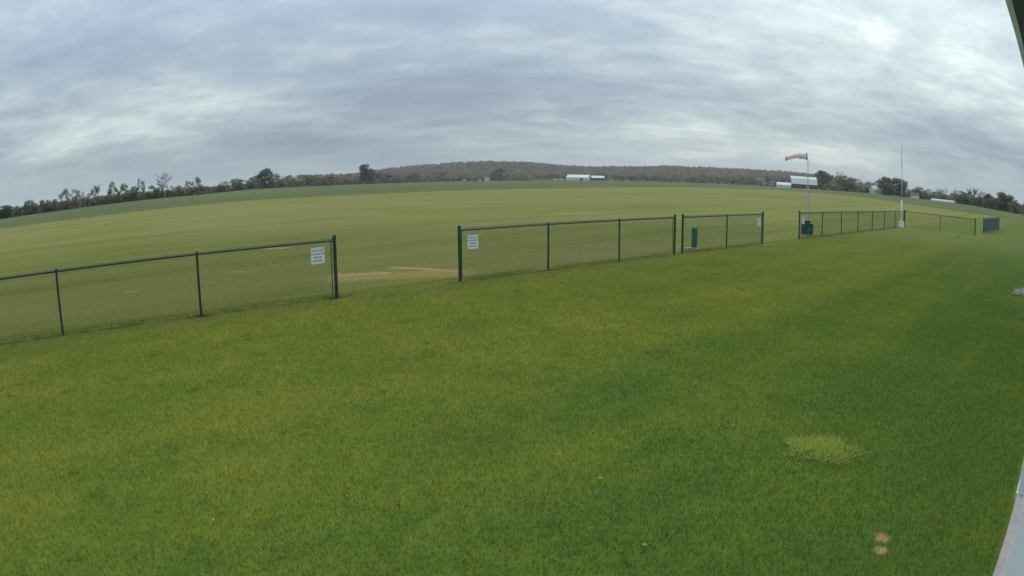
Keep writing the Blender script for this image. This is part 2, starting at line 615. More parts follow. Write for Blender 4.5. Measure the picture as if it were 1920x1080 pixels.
M['asphalt_roof'] = paint('asphalt_shingles', (0.10, 0.10, 0.11), 0.9, 0.15, 1)
M['glass'] = paint('dark_window_glass', (0.03, 0.035, 0.04), 0.1, 0.05, 1, spec=0.5)
M['poleWood'] = paint('weathered_pole_wood', (0.26, 0.235, 0.21), 0.9, 0.12, 1)
M['tyre'] = paint('black_rubber', (0.02, 0.02, 0.02), 0.8, 0.1, 2)
M['bark'] = paint('grey_bark', (0.085, 0.068, 0.055), 0.95, 0.25, 2)
M['leaf_green'] = leaf_mat('leaf_green', (0.150, 0.180, 0.090), (0.255, 0.260, 0.125), 0.4)
M['leaf_dark'] = leaf_mat('leaf_dark', (0.088, 0.112, 0.068), (0.138, 0.158, 0.086), 0.35)
M['leaf_bud'] = leaf_mat('leaf_bud', (0.230, 0.185, 0.135), (0.285, 0.250, 0.145), 0.35)
M['twig'] = leaf_mat('twig_brown', (0.150, 0.112, 0.102), (0.200, 0.155, 0.140), 0.05)
M['twig_grey'] = leaf_mat('twig_grey', (0.200, 0.142, 0.112), (0.380, 0.280, 0.210), 0.3)
M['blossom'] = leaf_mat('blossom_pale', (0.40, 0.34, 0.36), (0.55, 0.48, 0.48))
M['forest'] = leaf_mat('forest_canopy', (0.175, 0.122, 0.092), (0.350, 0.280, 0.160), 0.3)
M['tuft'] = leaf_mat('tall_grass_pale', (0.38, 0.45, 0.085), (0.62, 0.66, 0.20), 0.5)
M['gravel'] = paint('pale_gravel', (0.34, 0.30, 0.285), 0.9, 0.35, 20)
M['dandelion'] = paint('dandelion_petals', (0.62, 0.36, 0.015), 0.8, 0.1, 30)
M['stem'] = paint('plant_stem', (0.09, 0.13, 0.03), 0.8, 0.1, 20)
M['leaf_dead'] = paint('dead_leaf', (0.27, 0.17, 0.10), 0.9, 0.3, 20)

# ------------------------------------------------------------------ ground: airfield turf inside, crop land outside
strip_px = [(0, 430), (140, 411), (275, 395), (440, 378), (560, 370.5), (690, 364.5), (915, 356), (1040, 353), (1175, 351.2), (1300, 351.5),
            (1440, 356), (1590, 367), (1690, 381), (1815, 399.5), (1915, 413)]
s_az, s_r = [], []
for q_ in strip_px:
    a_, e_ = azel(*q_)
    r_ = 40.0
    while r_ < 480 and CAM_H + r_ * math.tan(e_) > float(terrain_pol(a_, r_)):
        r_ += 0.5
    s_az.append(a_)
    s_r.append(r_)
s_az = [-math.pi, -1.3] + s_az + [1.3, math.pi]
s_r = [70, 90] + s_r + [90, 70]
NA = 361
azs = np.linspace(-math.pi, math.pi, NA)[:-1]
Rb = np.interp(azs, s_az, s_r)


def polar_mesh(name, radii_list, mat):
    """radii_list: arrays (one radius per azimuth); first may be zero"""
    vs_, fs_ = [], []
    n = len(azs)
    for R_ in radii_list:
        z = terrain_pol(azs, R_)
        vs_ += list(zip((R_ * np.sin(azs)).tolist(), (R_ * np.cos(azs)).tolist(), z.tolist()))
    for k in range(len(radii_list) - 1):
        for i in range(n):
            j = (i + 1) % n
            fs_.append((k * n + i, (k + 1) * n + i, (k + 1) * n + j, k * n + j))
    me = bpy.data.meshes.new(name)
    me.from_pydata(vs_, [], [f_[::-1] for f_ in fs_])
    me.materials.append(mat)
    me.polygons.foreach_set('use_smooth', [True] * len(me.polygons))
    me.update()
    o = link(name, me)
    return tag(o, kind='structure')


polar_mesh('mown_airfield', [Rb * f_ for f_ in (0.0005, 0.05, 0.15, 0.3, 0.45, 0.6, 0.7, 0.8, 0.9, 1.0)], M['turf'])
outer = [Rb + (6000 - Rb) * f_ for f_ in (0, 0.004, 0.01, 0.018, 0.028, 0.04, 0.055, 0.07, 0.09, 0.11, 0.13, 0.15, 0.17, 0.19, 0.21,
                                          0.23, 0.25, 0.27, 0.30, 0.36, 0.45, 0.6, 0.8, 1.0)]
polar_mesh('farmland', outer, M['crop'])

# ------------------------------------------------------------------ building beside the camera
bl = empty('club_building', wl(-6.0, 0.25), BA, 'white steel sided club building with a dark eave, beside the lawn', 'building')
# local frame of the empty: x along wall, y towards the airfield side (so n = 0.2 - y)
BL, BW, EH = 22.0, 7.0, 3.25
m = MB()
m.box((BL / 2, -0.05 - BW / 2 + 0.045, 0.035), (BL + 0.16, BW + 0.17, 0.07))
m.build('footing', M['concrete'], bl, bevel=0.008)
wall = MB()
for x0, x1, y in ((0, BL, 0.0),):
    n_ = 92
    pr = []
    for i in range(n_ * 4 + 1):
        ph = i % 4
        pr.append((x0 + (x1 - x0) * i / (n_ * 4), y + (0.016 if ph in (2,) else 0.0)))
    vs_ = [(x, yy, 0.075) for x, yy in pr] + [(x, yy, EH) for x, yy in pr]
    k_ = len(pr)
    wall.add(vs_, [(i + 1, i, k_ + i, k_ + i + 1) for i in range(k_ - 1)])
wall.box((BL / 2, -BW - 0.02, EH / 2 + 0.04), (BL, 0.04, EH - 0.07))
for x in (-0.012, BL + 0.012):
    vs_ = [(x, 0, 0.075), (x, -BW, 0.075), (x, -BW, EH), (x, -BW / 2, EH + 1.15), (x, 0, EH)]
    wall.add(vs_, [(0, 1, 2, 3, 4)])
wall.build('wall', M['siding'], bl)
m = MB()                                      # projecting bay clad in flat sheet, down to the ground
bx0 = 5.34 + 6.0
m.box(((bx0 + bx0 + 4.2) / 2, 0.042, 1.30), (4.2, 0.086, 2.46))
m.build('door_bay', M['siding'], bl, bevel=0.006)
m = MB()
m.box((bx0 + 2.1, 0.093, 1.15), (3.7, 0.012, 2.10))
dp = m.build('sliding_door', M['siding'], bl, bevel=0.003)
m = MB()
m.box((bx0 + 2.1, 0.030, 0.036), (4.24, 0.12, 0.072))
m.build('threshold', M['white'], bl)
m = MB()
ovh = 0.345
m.box((BL / 2, ovh / 2, EH + 0.012), (BL + 0.5, ovh, 0.024))
m.build('soffit', M['soffit'], bl)
m = MB()
m.box((BL / 2, ovh + 0.017, EH + 0.075), (BL + 0.5, 0.032, 0.16))
m.build('fascia', M['white'], bl)
rf = MB()
y0_, y1_ = ovh + 0.06, -BW / 2
for s_ in (0, 1):
    ya = y0_ if s_ == 0 else -BW - y0_
    vs_ = [(-0.3, ya, EH + 0.165), (BL + 0.3, ya, EH + 0.165), (BL + 0.3, y1_, EH + 1.33), (-0.3, y1_, EH + 1.33),
           (-0.3, ya, EH + 0.195), (BL + 0.3, ya, EH + 0.195), (BL + 0.3, y1_, EH + 1.36), (-0.3, y1_, EH + 1.36)]
    rf.add(vs_, [(3, 2, 1, 0), (4, 5, 6, 7), (0, 1, 5, 4), (1, 2, 6, 5), (2, 3, 7, 6), (3, 0, 4, 7)])
rf.build('roof', M['roofsteel'], bl)

# ------------------------------------------------------------------ chain link fences
H_LINE, H_TERM, RAIL_Z = 1.19, 1.285, 1.195


def post_mesh(h, r, cap):
    mb = MB()
    mb.lathe((0, 0, 0), [(r, -0.1), (r, h)], 10)
    return mb.mesh('post', M['green'])


def cap_mesh(r, dome):
    mb = MB()
    if dome:
        mb.lathe((0, 0, 0), [(r * 1.12, -0.03), (r * 1.14, 0.0), (r * 0.95, 0.018), (r * 0.5, 0.032), (0.004, 0.037)], 10)
    else:
        mb.lathe((0, 0, 0), [(r * 1.12, -0.05), (r * 1.14, 0.0), (r * 0.8, 0.022), (0.004, 0.032)], 10)
    return mb.mesh('post_cap', M['green'])


PM = {True: post_mesh(H_TERM, 0.038, 1), False: post_mesh(H_LINE, 0.026, 0)}
CM = {True: cap_mesh(0.038, True), False: cap_mesh(0.026, False)}
BAND = MB()
BAND.lathe((0, 0, 0), [(0.040, -0.011), (0.043, -0.009), (0.043, 0.009), (0.040, 0.011)], 10)
BAND.box((0.052, 0, 0), (0.03, 0.012, 0.02))
BANDM = BAND.mesh('tension_band', M['green'])


def link_mesh(L, near):
    """woven diagonals of 50 mm mesh over a bay of length L, with knuckles along the rail"""
    mb = MB()
    z0, z1 = 0.045, 1.225
    hgt = z1 - z0
    step = 0.072
    r = 0.0021
    nn = 3 if near else 3
    for dirn in (1, -1):
        k = -hgt
        off = 0.0022 * dirn
        while k < L:
            a = max(k, 0.0)
            b = min(k + hgt, L)
            if b - a > 0.01:
                za, zb = z0 + (a - k), z0 + (b - k)
                if dirn < 0:
                    za, zb = z1 - (a - k), z1 - (b - k)
                mb.tube((a, off, za), (b, off, zb), r, n=nn, caps=False)
            k += step
    # knuckled selvage wrapping the top rail
    x = step / 2
    while x < L - 0.02:
        mb.add([(x - 0.013, -0.045, RAIL_Z + 0.012), (x + 0.013, -0.045, RAIL_Z + 0.012), (x + 0.009, -0.02, RAIL_Z + 0.046), (x - 0.009, -0.02, RAIL_Z + 0.046),
                (x - 0.009, 0.006, RAIL_Z + 0.036), (x + 0.009, 0.006, RAIL_Z + 0.036), (x - 0.012, 0.006, RAIL_Z + 0.0), (x + 0.012, 0.006, RAIL_Z + 0.0)],
               [(0, 1, 2, 3), (3, 2, 5, 4), (4, 5, 7, 6)])
        x += step
    # bottom tension wire
    mb.tube((0, 0, z0 + 0.02), (L, 0, z0 + 0.02), 0.0025, n=3, caps=False)
    return mb.mesh('chain_link_mesh', M['green_wire'])


def fence(label, group, pts, terms, near=False):
    p0, p1 = Vector((*pts[0], 0)), Vector((*pts[-1], 0))
    ang = math.atan2(p1.y - p0.y, p1.x - p0.x)
    root = empty('chain_link_fence', p0, ang, label, 'fence', group)
    ts = [(Vector((*q_, 0)) - p0).length for q_ in pts]
    for t_, tm in zip(ts, terms):
        po = link('post', PM[tm], root)
        po.location = (t_, 0, 0)
        po.rotation_euler = (rng.uniform(-.006, .006), rng.uniform(-.006, .006), 0)
        cp = link('post_cap', CM[tm], po)
        cp.location = (0, 0, H_TERM if tm else H_LINE + 0.035)
    cache = {}
    for a, b, ta, tb in zip(ts, ts[1:], terms, terms[1:]):
        mb = MB()
        mb.tube((a + (0.036 if ta else 0), 0, RAIL_Z), (b - (0.036 if tb else 0), 0, RAIL_Z), 0.0205, n=8)
        mb.build('top_rail', M['green'], root, smooth=False)
        L = round(b - a, 2)
        if L not in cache:
            cache[L] = link_mesh(L, near)
        c_ = link('chain_link_mesh', cache[L], root)
        c_.location = (a, 0.034, 0)
    for t_, tm, sg in [(ts[i], terms[i], sg) for i, sg in ((0, 1), (len(ts) - 1, -1))]:
        if not tm:
            continue
        mb = MB()
        mb.box((t_ + sg * 0.075, 0.032, 0.63), (0.02, 0.006, 1.14))
        mb.build('tension_bar', M['green'], root)
        for z in (0.22, 0.62, 1.02):
            b_ = link('tension_band', BANDM, root)
            b_.location = (t_, 0, z)
            b_.rotation_euler = (0, 0, 0 if sg > 0 else math.pi)
    return root


G = 'green chain link fences along the flight line'
fence('long green chain link fence run ending at the wide gap with dirt streaks', G,
      [fl(t_) for t_ in (-12.16, -9.12, -6.08, -3.04, 0.0)], [False, False, False, False, True], True)
fence('three bay green chain link fence between the wide gap and the narrow gap', G,
      [fl(t_) for t_ in (3.19, 6.0, 8.85, 11.65)], [True, False, False, True], True)
fence('two bay green chain link fence in front of the slim green pedestal', G,
      [fl(t_) for t_ in (12.11, 15.06, 18.05)], [True, False, True])
fence('seven bay green chain link fence running from the green cabinet to the white pole', G,
      [fl(t_) for t_ in (21.96, 25.02, 28.1, 31.25, 34.48, 37.69, 40.92, 44.07)], [True] + [False] * 6 + [True])
cx_, cy_ = fl(44.07)
fence('two bay green chain link fence turning back square from the white pole corner', G,
      [(cx_ - V[0] * t_, cy_ - V[1] * t_) for t_ in (0.06, 3.27, 6.49)], [False, False, True])
f0, f1 = Vector(gnd(1843.5, 437)), Vector(gnd(1873, 430))
ff = fence('far end-on chain link fence with teal screens standing apart past the white pole', G,
      [tuple(f0.lerp(f1, i / 6)) for i in range(7)], [True] + [False] * 5 + [True])

LF = (f1 - f0).length
for i in range(6):
    m = MB()
    m.box((LF * (i + .5) / 6, -0.034, 0.62), (LF / 6 - 0.10, 0.006, 1.06))
    m.build('wind_screen', M['screen'], ff)

# signs -----------------------------------------------------------
def text_mesh(s, size):
    cu = bpy.data.curves.new('lettering', 'FONT')
    cu.body = s
    cu.size = size
    cu.align_x, cu.align_y = 'CENTER', 'CENTER'
    cu.resolution_u = 2
    cu.offset = size * 0.018
    ob = bpy.data.objects.new('lettering', cu)
    scene.collection.objects.link(ob)
    dg = bpy.context.evaluated_depsgraph_get()
    dg.update()
    me = bpy.data.meshes.new_from_object(ob.evaluated_get(dg))
    bpy.data.objects.remove(ob)
    bpy.data.curves.remove(cu)
    me.name = 'lettering'
    me.materials.clear()
    me.materials.append(M['ink'])
    return me


def rounded_plate(w, h, r, t):
    vs_ = []
    for cx, cz, a0 in ((w / 2 - r, h / 2 - r, 0), (-w / 2 + r, h / 2 - r, 90), (-w / 2 + r, -h / 2 + r, 180), (w / 2 - r, -h / 2 + r, 270)):
        for k in range(5):
            a = math.radians(a0 + k * 22.5)
            vs_.append((cx + r * math.cos(a), cz + r * math.sin(a)))
    n = len(vs_)
    mb = MB()
    mb.add([(x, -t / 2, z) for x, z in vs_] + [(x, t / 2, z) for x, z in vs_],
           [tuple(range(n)), tuple(range(2 * n - 1, n - 1, -1))] + [((i + 1) % n, i, n + i, n + (i + 1) % n) for i in range(n)])
    return mb.mesh('board', M['sign'])


BOARD = rounded_plate(0.315, 0.335, 0.022, 0.004)
LINES = [('PILOTS ONLY', 0.103, 0.046), ('NO SPECTATORS', 0.032, 0.040), ('BEYOND', -0.038, 0.046), ('THIS POINT', -0.108, 0.046)]
LM = [(text_mesh(s_, sz), z_) for s_, z_, sz in LINES]
TIE = MB()
TIE.box((0, 0.004, 0), (0.010, 0.030, 0.006))
TIEM = TIE.mesh('cable_tie', M['ink'])


def sign(px, py, t_guess, label, tilt):
    # on the fence plane: solve the position along the fence from the pixel
    d = ray(px, py)
    s_ = -0.0
    nx, ny = V
    k = ((FO[0]) * nx + (FO[1]) * ny) / (d[0] * nx + d[1] * ny)
    x, y, z = d[0] * k, d[1] * k, CAM_H + d[2] * k
    root = empty('notice_sign', (x + V[0] * 0.022, y + V[1] * 0.022, z), FA, label, 'sign', 'white notice signs tied to the fences')
    root.rotation_euler = (0, tilt, FA)
    link('board', BOARD, root)
    for me, zz in LM:
        o = link('lettering', me, root)
        o.location = (0, -0.0036, zz)
        o.rotation_euler = (math.pi / 2, 0, 0)
    for sx in (-1, 1):
        for sz in (-1, 1):
            o = link('cable_tie', TIEM, root)
            o.location = (sx * 0.140, 0, sz * 0.150)


sign(596.5, 479.5, 0, 'white notice sign on the long fence run, beside its end post at the wide gap', math.radians(-1.0))
sign(888, 453.5, 0, 'white notice sign on the three bay fence, beside its end post at the wide gap', math.radians(0.8))
sign(1423.8, 416.5, 0, 'white notice sign on the far end of the two bay fence past the pedestal', 0.0)
sign(1507, 413.5, 0, 'white notice sign on the seven bay fence, just in front of the green cabinet', 0.0)

# ------------------------------------------------------------------ green pedestal with its slabs
px_, py_ = gnd(1301.5, 466)
pd = empty('utility_pedestal', (px_, py_, 0), FA + 0.25, 'slim green metal utility pedestal standing behind the two bay fence', 'pedestal')
m = MB(); m.box((0, 0, 0.37), (0.165, 0.165, 0.66)); m.build('housing', M['green_steel'], pd, bevel=0.008)
m = MB(); m.lathe((0, 0, 0.70), [(0.128, 0.0), (0.128, 0.03), (0.09, 0.055), (0.01, 0.06)], 4); o = m.build('cap', M['green_steel'], pd); o.rotation_euler = (0, 0, math.pi / 4)
m = MB(); m.box((0, -0.0855, 0.36), (0.135, 0.008, 0.52)); dr = m.build('door', M['green_steel'], pd, bevel=0.002)
m = MB(); m.box((0.045, -0.094, 0.40), (0.016, 0.012, 0.05)); m.build('latch', M['green_dark'], dr)
m = MB(); m.box((0, 0, 0.02), (0.24, 0.24, 0.045)); m.build('base', M['concrete'], pd, bevel=0.006)
for i, (qx, qy, L_, w_) in enumerate(((1291, 468.5, 0.40, 0.14), (1308, 470, 0.14, 0.12))):
    gx, gy = gnd(qx, qy)
    m = MB(); m.box((0, 0, 0.035), (L_, w_, 0.09))
    o = m.build('concrete_block', M['concrete'], None, bevel=0.01)
    o.location = (gx, gy, 0); o.rotation_euler = (0, 0, FA + (0.05, 0.4)[i])
    tag(o, ('long grey concrete block lying between fence post and green pedestal', 'short grey concrete block lying at the far side of the green pedestal')[i], 'block')

# ------------------------------------------------------------------ green cabinet
gx, gy = gnd(1513, 440.5)
cb = empty('storage_cabinet', (gx, gy, 0), FA - 0.35, 'dark green squat cabinet with a raised back, at the foot of the windsock tower', 'cabinet')
cb.scale = (0.84, 0.84, 1.0)
m = MB(); m.box((0, 0, 0.30), (0.62, 0.50, 0.52)); m.build('body', M['green_dark'], cb, bevel=0.012)
m = MB(); m.box((0.12, 0.13, 0.645), (0.38, 0.24, 0.16)); m.build('raised_back', M['green_dark'], cb, bevel=0.012)
m = MB(); m.box((0, -0.02, 0.572), (0.66, 0.54, 0.022)); m.build('lid', M['green_dark'], cb, bevel=0.006)
for sx in (-1, 1):
    m = MB(); m.box((sx * 0.150, -0.256, 0.29), (0.285, 0.014, 0.44)); d_ = m.build('door', M['green_steel' if sx < 0 else 'green_dark'], cb, bevel=0.003)
    m = MB(); m.box((sx * 0.035, -0.270, 0.32), (0.014, 0.014, 0.09)); m.build('handle', M['galv'], d_)
m = MB(); m.box((0.06, 0, 0.022), (0.86, 0.60, 0.040)); m.build('base', M['concrete'], cb, bevel=0.006)

# ------------------------------------------------------------------ windsock
TD = 36.6
wb = at(1514.2, 400, TD)


def zat(px, py, dist):
    return CAM_H + dist * math.tan(azel(px, py)[1])


ws = empty('windsock_mast', (wb.x, wb.y, 0), 0.3, 'slim galvanised lattice mast with a steel pole on top, behind the green cabinet', 'mast')
z_t, z_p = zat(1514, 349, TD), zat(1514, 297, TD)
lat = [(0.165 * math.cos(a), 0.165 * math.sin(a)) for a in (0.5, 0.5 + 2.0944, 0.5 + 4.1888)]
for x, y in lat:
    m = MB(); m.tube((x, y, 0), (x * 0.9, y * 0.9, z_t - 0.22), 0.014, n=6); m.tube((x * 0.9, y * 0.9, z_t - 0.22), (x * 0.22, y * 0.22, z_t), 0.014, 0.012, n=6)
    m.build('tower_leg', M['galv'], ws)
m = MB()
k = 0
zz = 0.05
while zz < z_t - 0.45:
    for i in range(3):
        a, b = lat[i], lat[(i + 1) % 3]
        if k % 2:
            a, b = b, a
        m.tube((a[0], a[1], zz), (b[0], b[1], zz + 0.2), 0.006, n=4, caps=False)
    zz += 0.2
    k += 1
for zz in (0.06, 0.9, 1.7, z_t - 0.24):
    for i in range(3):
        a, b = lat[i], lat[(i + 1) % 3]
        m.tube((a[0] * .95, a[1] * .95, zz), (b[0] * .95, b[1] * .95, zz), 0.007, n=4, caps=False)
tag(m.build('lattice_bracing', M['galv'], ws), kind='stuff')
m = MB(); m.tube((0, 0, z_t - 0.35), (0, 0, z_p), 0.024, 0.020, n=8); m.build('pole', M['galv'], ws)
m = MB(); m.box((0, 0, 0.02), (0.5, 0.5, 0.06)); m.build('base', M['concrete'], ws)
# sock: a tapering, sagging sleeve blowing to the side
axis = Vector((-0.86, 0.30, 0)).normalized()
L_ = 1.30
zr = zat(1513, 293, TD)
sk = empty('windsock', (wb.x, wb.y, zr), 0, 'faded pinkish white windsock blowing sideways, sagging at its tail', 'windsock')
m = MB()
nS, nR = 22, 14
cen, rad = [], []
for i in range(nS + 1):
    f_ = i / nS
    sag = 0.0 if f_ < 0.42 else -0.215 * ((f_ - 0.42) / 0.58) ** 1.25
    cen.append(axis * (0.05 + L_ * f_) + Vector((0, 0, sag - 0.01 * math.sin(f_ * 9))))
    rad.append(0.182 - 0.070 * f_ + 0.010 * math.sin(f_ * 21 + 1) + (0.012 if i == 0 else 0))
vs_, fs_ = [], []
side = axis.cross(Vector((0, 0, 1))).normalized()
for i, (c_, r_) in enumerate(zip(cen, rad)):
    for j in range(nR):
        a = 2 * math.pi * j / nR
        w_ = 1 + 0.05 * math.sin(3 * a + i * 0.9)
        zc_ = math.sin(a) * r_ * w_ * (1.0 if i < 10 else 0.92)
        vs_.append(c_ + side * (math.cos(a) * r_ * w_) + Vector((0, 0, zc_)))
for i in range(nS):
    for j in range(nR):
        fs_.append((i * nR + j, (i + 1) * nR + j, (i + 1) * nR + (j + 1) % nR, i * nR + (j + 1) % nR))
m.add(vs_, fs_)
o = m.build('sleeve', M['sock'], sk, smooth=True)
for nm, i0, ex in (('hoop', 0, 0.006), ('tail_hem', nS - 1, 0.006)):
    m = MB()
    vs_ = []
    for ii in (i0, i0 + 1):
        for j in range(nR):
            a = 2 * math.pi * j / nR
            r_ = rad[ii] + ex
            vs_.append(cen[ii] + side * (math.cos(a) * r_ * 1.05) + Vector((0, 0, math.sin(a) * r_ * 1.05)))
    m.add(vs_, [(j, nR + j, nR + (j + 1) % nR, (j + 1) % nR) for j in range(nR)])
    m.build(nm, M['sock_hem'], sk, smooth=True)
m = MB()
for a in (0.6, 2.2, 3.8, 5.4):
    e_ = cen[0] + side * (math.cos(a) * rad[0]) + Vector((0, 0, math.sin(a) * rad[0]))
    m.tube((0, 0, -0.02), e_, 0.004, n=4)
m.build('swivel_frame', M['galv'], sk)

# ------------------------------------------------------------------ tall white pole with its block
gx, gy = gnd(1689.5, 426.5)
PD = math.hypot(gx, gy)
pl = empty('flag_pole', (gx, gy, 0), FA, 'tall thin white pole rising from a white box at the fence corner', 'pole')
zt = zat(1693, 271, PD); zm = zat(1692, 318, PD)
z2 = zat(1690, 375, PD)
m = MB(); m.tube((0, 0, 0.42), (0, 0, z2), 0.052, 0.046, n=10); m.build('lower_tube', M['white'], pl, smooth=True)
m = MB(); m.tube((0, 0, z2), (0, 0, zm), 0.038, 0.032, n=10); m.build('middle_tube', M['pole_pale'], pl, smooth=True)
m = MB(); m.tube((0, 0, zm), (0, 0, zt), 0.028, 0.018, n=8); m.build('upper_tube', M['pole_grey'], pl, smooth=True)
m = MB(); m.lathe((0, 0, zt), [(0.01, 0), (0.03, 0.02), (0.03, 0.05), (0.005, 0.07)], 8); m.build('finial', M['pole_grey'], pl)
m = MB(); m.box((0, 0, 0.21), (0.44, 0.44, 0.40)); bx_ = m.build('box', M['white'], pl, bevel=0.015)
m = MB(); m.box((0, 0, 0.425), (0.50, 0.50, 0.035)); m.build('rim', M['white'], bx_, bevel=0.006)

# small dark stone beyond
gx, gy = gnd(1797, 444.5)
bm = bmesh.new(); bmesh.ops.create_icosphere(bm, subdivisions=2, radius=0.085)
for v in bm.verts:
    v.co *= 1 + rng.uniform(-.16, .16)
    v.co.z = v.co.z * 0.7 + 0.03
me = bpy.data.meshes.new('field_stone'); bm.to_mesh(me); bm.free(); me.materials.append(M['asphalt_roof'])
o = link('field_stone', me); o.location = (gx, gy, 0)
tag(o, 'small dark stone lying in the grass before the square-turned fence', 'stone')

# gravel by the end of the building
gx, gy = gnd(1908, 552)
m = MB()
for i in range(240):
    a, r_ = rng.uniform(0, 6.28), abs(rng.gauss(0, 0.5))
    x, y = r_ * math.cos(a) * 1.0, r_ * math.sin(a) * 0.45
    s_ = rng.uniform(0.02, 0.06)
    m.box((x, y, s_ * 0.3 + 0.05 * math.exp(-r_ * 2)), (s_ * 1.3, s_, s_ * 0.8), rng.uniform(0, 3))
o = m.build('gravel_patch', M['gravel']); o.location = (gx + 0.5, gy + 0.1, 0); o.rotation_euler = (0, 0, FA)
tag(o, 'patch of pale gravel spilled on the lawn near the building end', 'gravel', kind='stuff')

# ------------------------------------------------------------------ trees
def make_tree_mesh(seed, kind):
    """unit tree 1 m high, about 0.7 m wide: returns (trunk mesh, crown mesh)"""
    r = random.Random(seed)
    tb, cb_ = MB(), MB()
    tips = []

    def limb(p, d, L, rad, lev, maxlev):
        nseg = 3
        for i in range(nseg):
            d = (d + Vector((r.uniform(-.22, .22), r.uniform(-.22, .22), r.uniform(-.04, .16)))).normalized()
            p2 = p + d * (L / nseg)
            r2 = rad * (0.80 if i < nseg - 1 else 0.7)
            tb.tube(p, p2, rad, r2, n=5 if lev == 0 else 3, caps=False)
            p, rad = p2, r2
            if lev < maxlev and (lev > 0 or i > 0):
                for _ in range(2 if lev < 2 else 1):
                    nd = (d * 0.5 + Vector((r.uniform(-1, 1), r.uniform(-1, 1), r.uniform(0.0, 0.75)))).normalized()
                    limb(p, nd, L * r.uniform(.50, .72), rad * 0.62, lev + 1, maxlev)
        tips.append((p, d, lev))

    trunk_h = {'tall': .42, 'bare': .42, 'dark': .28, 'shrub': .12}.get(kind, .32)
    ml = 3
    limb(Vector((0, 0, -0.02)), Vector((0, 0, 1)), trunk_h, 0.028 if kind != 'shrub' else 0.012, 0, ml)
    zmax = max(p.z for p, d, l in tips)
    xs = max(max(abs(p.x), abs(p.y)) for p, d, l in tips)
    sz, sx = 0.94 / zmax, 0.33 / xs
    tb.v = [(x * sx, y * sx, z * sz) for x, y, z in tb.v]
    tips = [(Vector((p.x * sx, p.y * sx, p.z * sz)), d, l) for p, d, l in tips]

    def leafquad(p, s):
        a = Vector((r.gauss(0, 1), r.gauss(0, 1), r.gauss(0, 1))).normalized()
        b = a.orthogonal().normalized() * s * 0.5
        c = a.cross(b).normalized() * s * 0.62
        cb_.add([p - b * .5 - c, p + b - c * .2, p + b * .3 + c, p - b], [(0, 1, 2, 3)])

    def twig(p, d, L, w):
        d = (d + Vector((r.uniform(-.8, .8), r.uniform(-.8, .8), r.uniform(-.2, .7)))).normalized()
        sd_ = d.orthogonal().normalized() * w
        cb_.add([p - sd_, p + sd_, p + d * L], [(0, 1, 2)])

    ends = [q_ for q_ in tips if q_[2] >= 1]
    if kind == 'bare':
        for p, d, l in ends:
            for _ in range(9):
                twig(p - d * r.uniform(0, .08), d, r.uniform(.05, .14), 0.0042)
    else:
        top = 0.97
        lo, wide = {'leafy': (.22, .36), 'tall': (.26, .34), 'sparse': (.38, .30), 'dark': (.14, .37), 'bud': (.18, .37)}[kind]
        nl = {'leafy': 13, 'tall': 9, 'sparse': 7, 'dark': 17, 'bud': 14}[kind]
        npl = {'leafy': 62, 'tall': 60, 'sparse': 42, 'dark': 85, 'bud': 46}[kind]
        for k in range(nl):
            zc_ = lo + (top - lo) * (k + r.random()) / nl * 0.88 + 0.02
            f_ = (zc_ - lo) / (top - lo)
            env = wide * (math.sin(math.pi * min(1, .18 + .74 * f_)) ** .7)
            a_ = r.uniform(0, 6.28)
            q_ = env * r.uniform(.25, .85)
            c_ = Vector((q_ * math.cos(a_), q_ * math.sin(a_), zc_))
            rl = r.uniform(.085, .15) * (1.1 if kind in ('dark', 'leafy') else .9)
            for _ in range(int(npl * (rl / .11) ** 2)):
                d_ = Vector((r.gauss(0, 1), r.gauss(0, 1), r.gauss(0, .8))).normalized() * rl * r.uniform(.45, 1.08)
                if kind == 'bud' and r.random() < .45:
                    twig(c_ + d_ * .7, d_.normalized() + Vector((0, 0, .5)), r.uniform(.05, .10), 0.0055)
                else:
                    leafquad(c_ + d_, r.uniform(.030, .060) * (0.8 if kind == 'bud' else 1))
    # unit height
    zt_ = max(v[2] for v in cb_.v)
    for b_ in (tb, cb_):
        b_.v = [(x, y, z / zt_) for x, y, z in b_.v]
    return tb, cb_


KIND_MAT = {'leafy': 'leaf_green', 'tall': 'leaf_green', 'sparse': 'leaf_green', 'dark': 'leaf_dark', 'bud': 'leaf_bud', 'bare': 'twig', 'blossom': 'blossom',
            'shrub': 'leaf_bud', 'pale': 'leaf_bud'}
PROTO = {}
for kind, nvar in (('leafy', 4), ('tall', 3), ('sparse', 2), ('dark', 4), ('bud', 4), ('bare', 3), ('blossom', 1)):
    PROTO[kind] = []
    for i in range(nvar):
        tb, cb_ = make_tree_mesh(hash_ := 101 * (i + 1) + sum(map(ord, kind)), {'blossom': 'leafy'}.get(kind, kind))
        xs = max(abs(v[0]) for v in cb_.v)
        PROTO[kind].append((tb.mesh('trunk', M['bark']), cb_.mesh('crown', M[KIND_MAT[kind]]), xs))

tree_n = 0


def tree(px, top, wpx, kind, label, group=None, dd=0.0, dist=None, name=None):
    global tree_n
    D = dist or base_dist(px) + dd
    p = at(px, top + 20, D)
    h = max(2.0, zat(px, top, D) - p.z)
    a0, a1 = azel(px - wpx / 2, top + 15)[0], azel(px + wpx / 2, top + 15)[0]
    w = (a1 - a0) * D * 1.3
    tr, cr, xs = PROTO[kind][tree_n % len(PROTO[kind])]
    tree_n += 1
    nm = name or {'bare': 'bare_tree', 'blossom': 'blossoming_tree', 'dark': 'dark_tree'}.get(kind, 'leafy_tree')
    o = empty(nm, p - Vector((0, 0, 0.1)), rng.uniform(0, 6.28), label, 'tree', group)
    sx = max(w / (2 * xs), h * 0.22)
    o.scale = (sx, sx, h)
    link('trunk', tr, o)
    link('crown', cr, o)
    return o


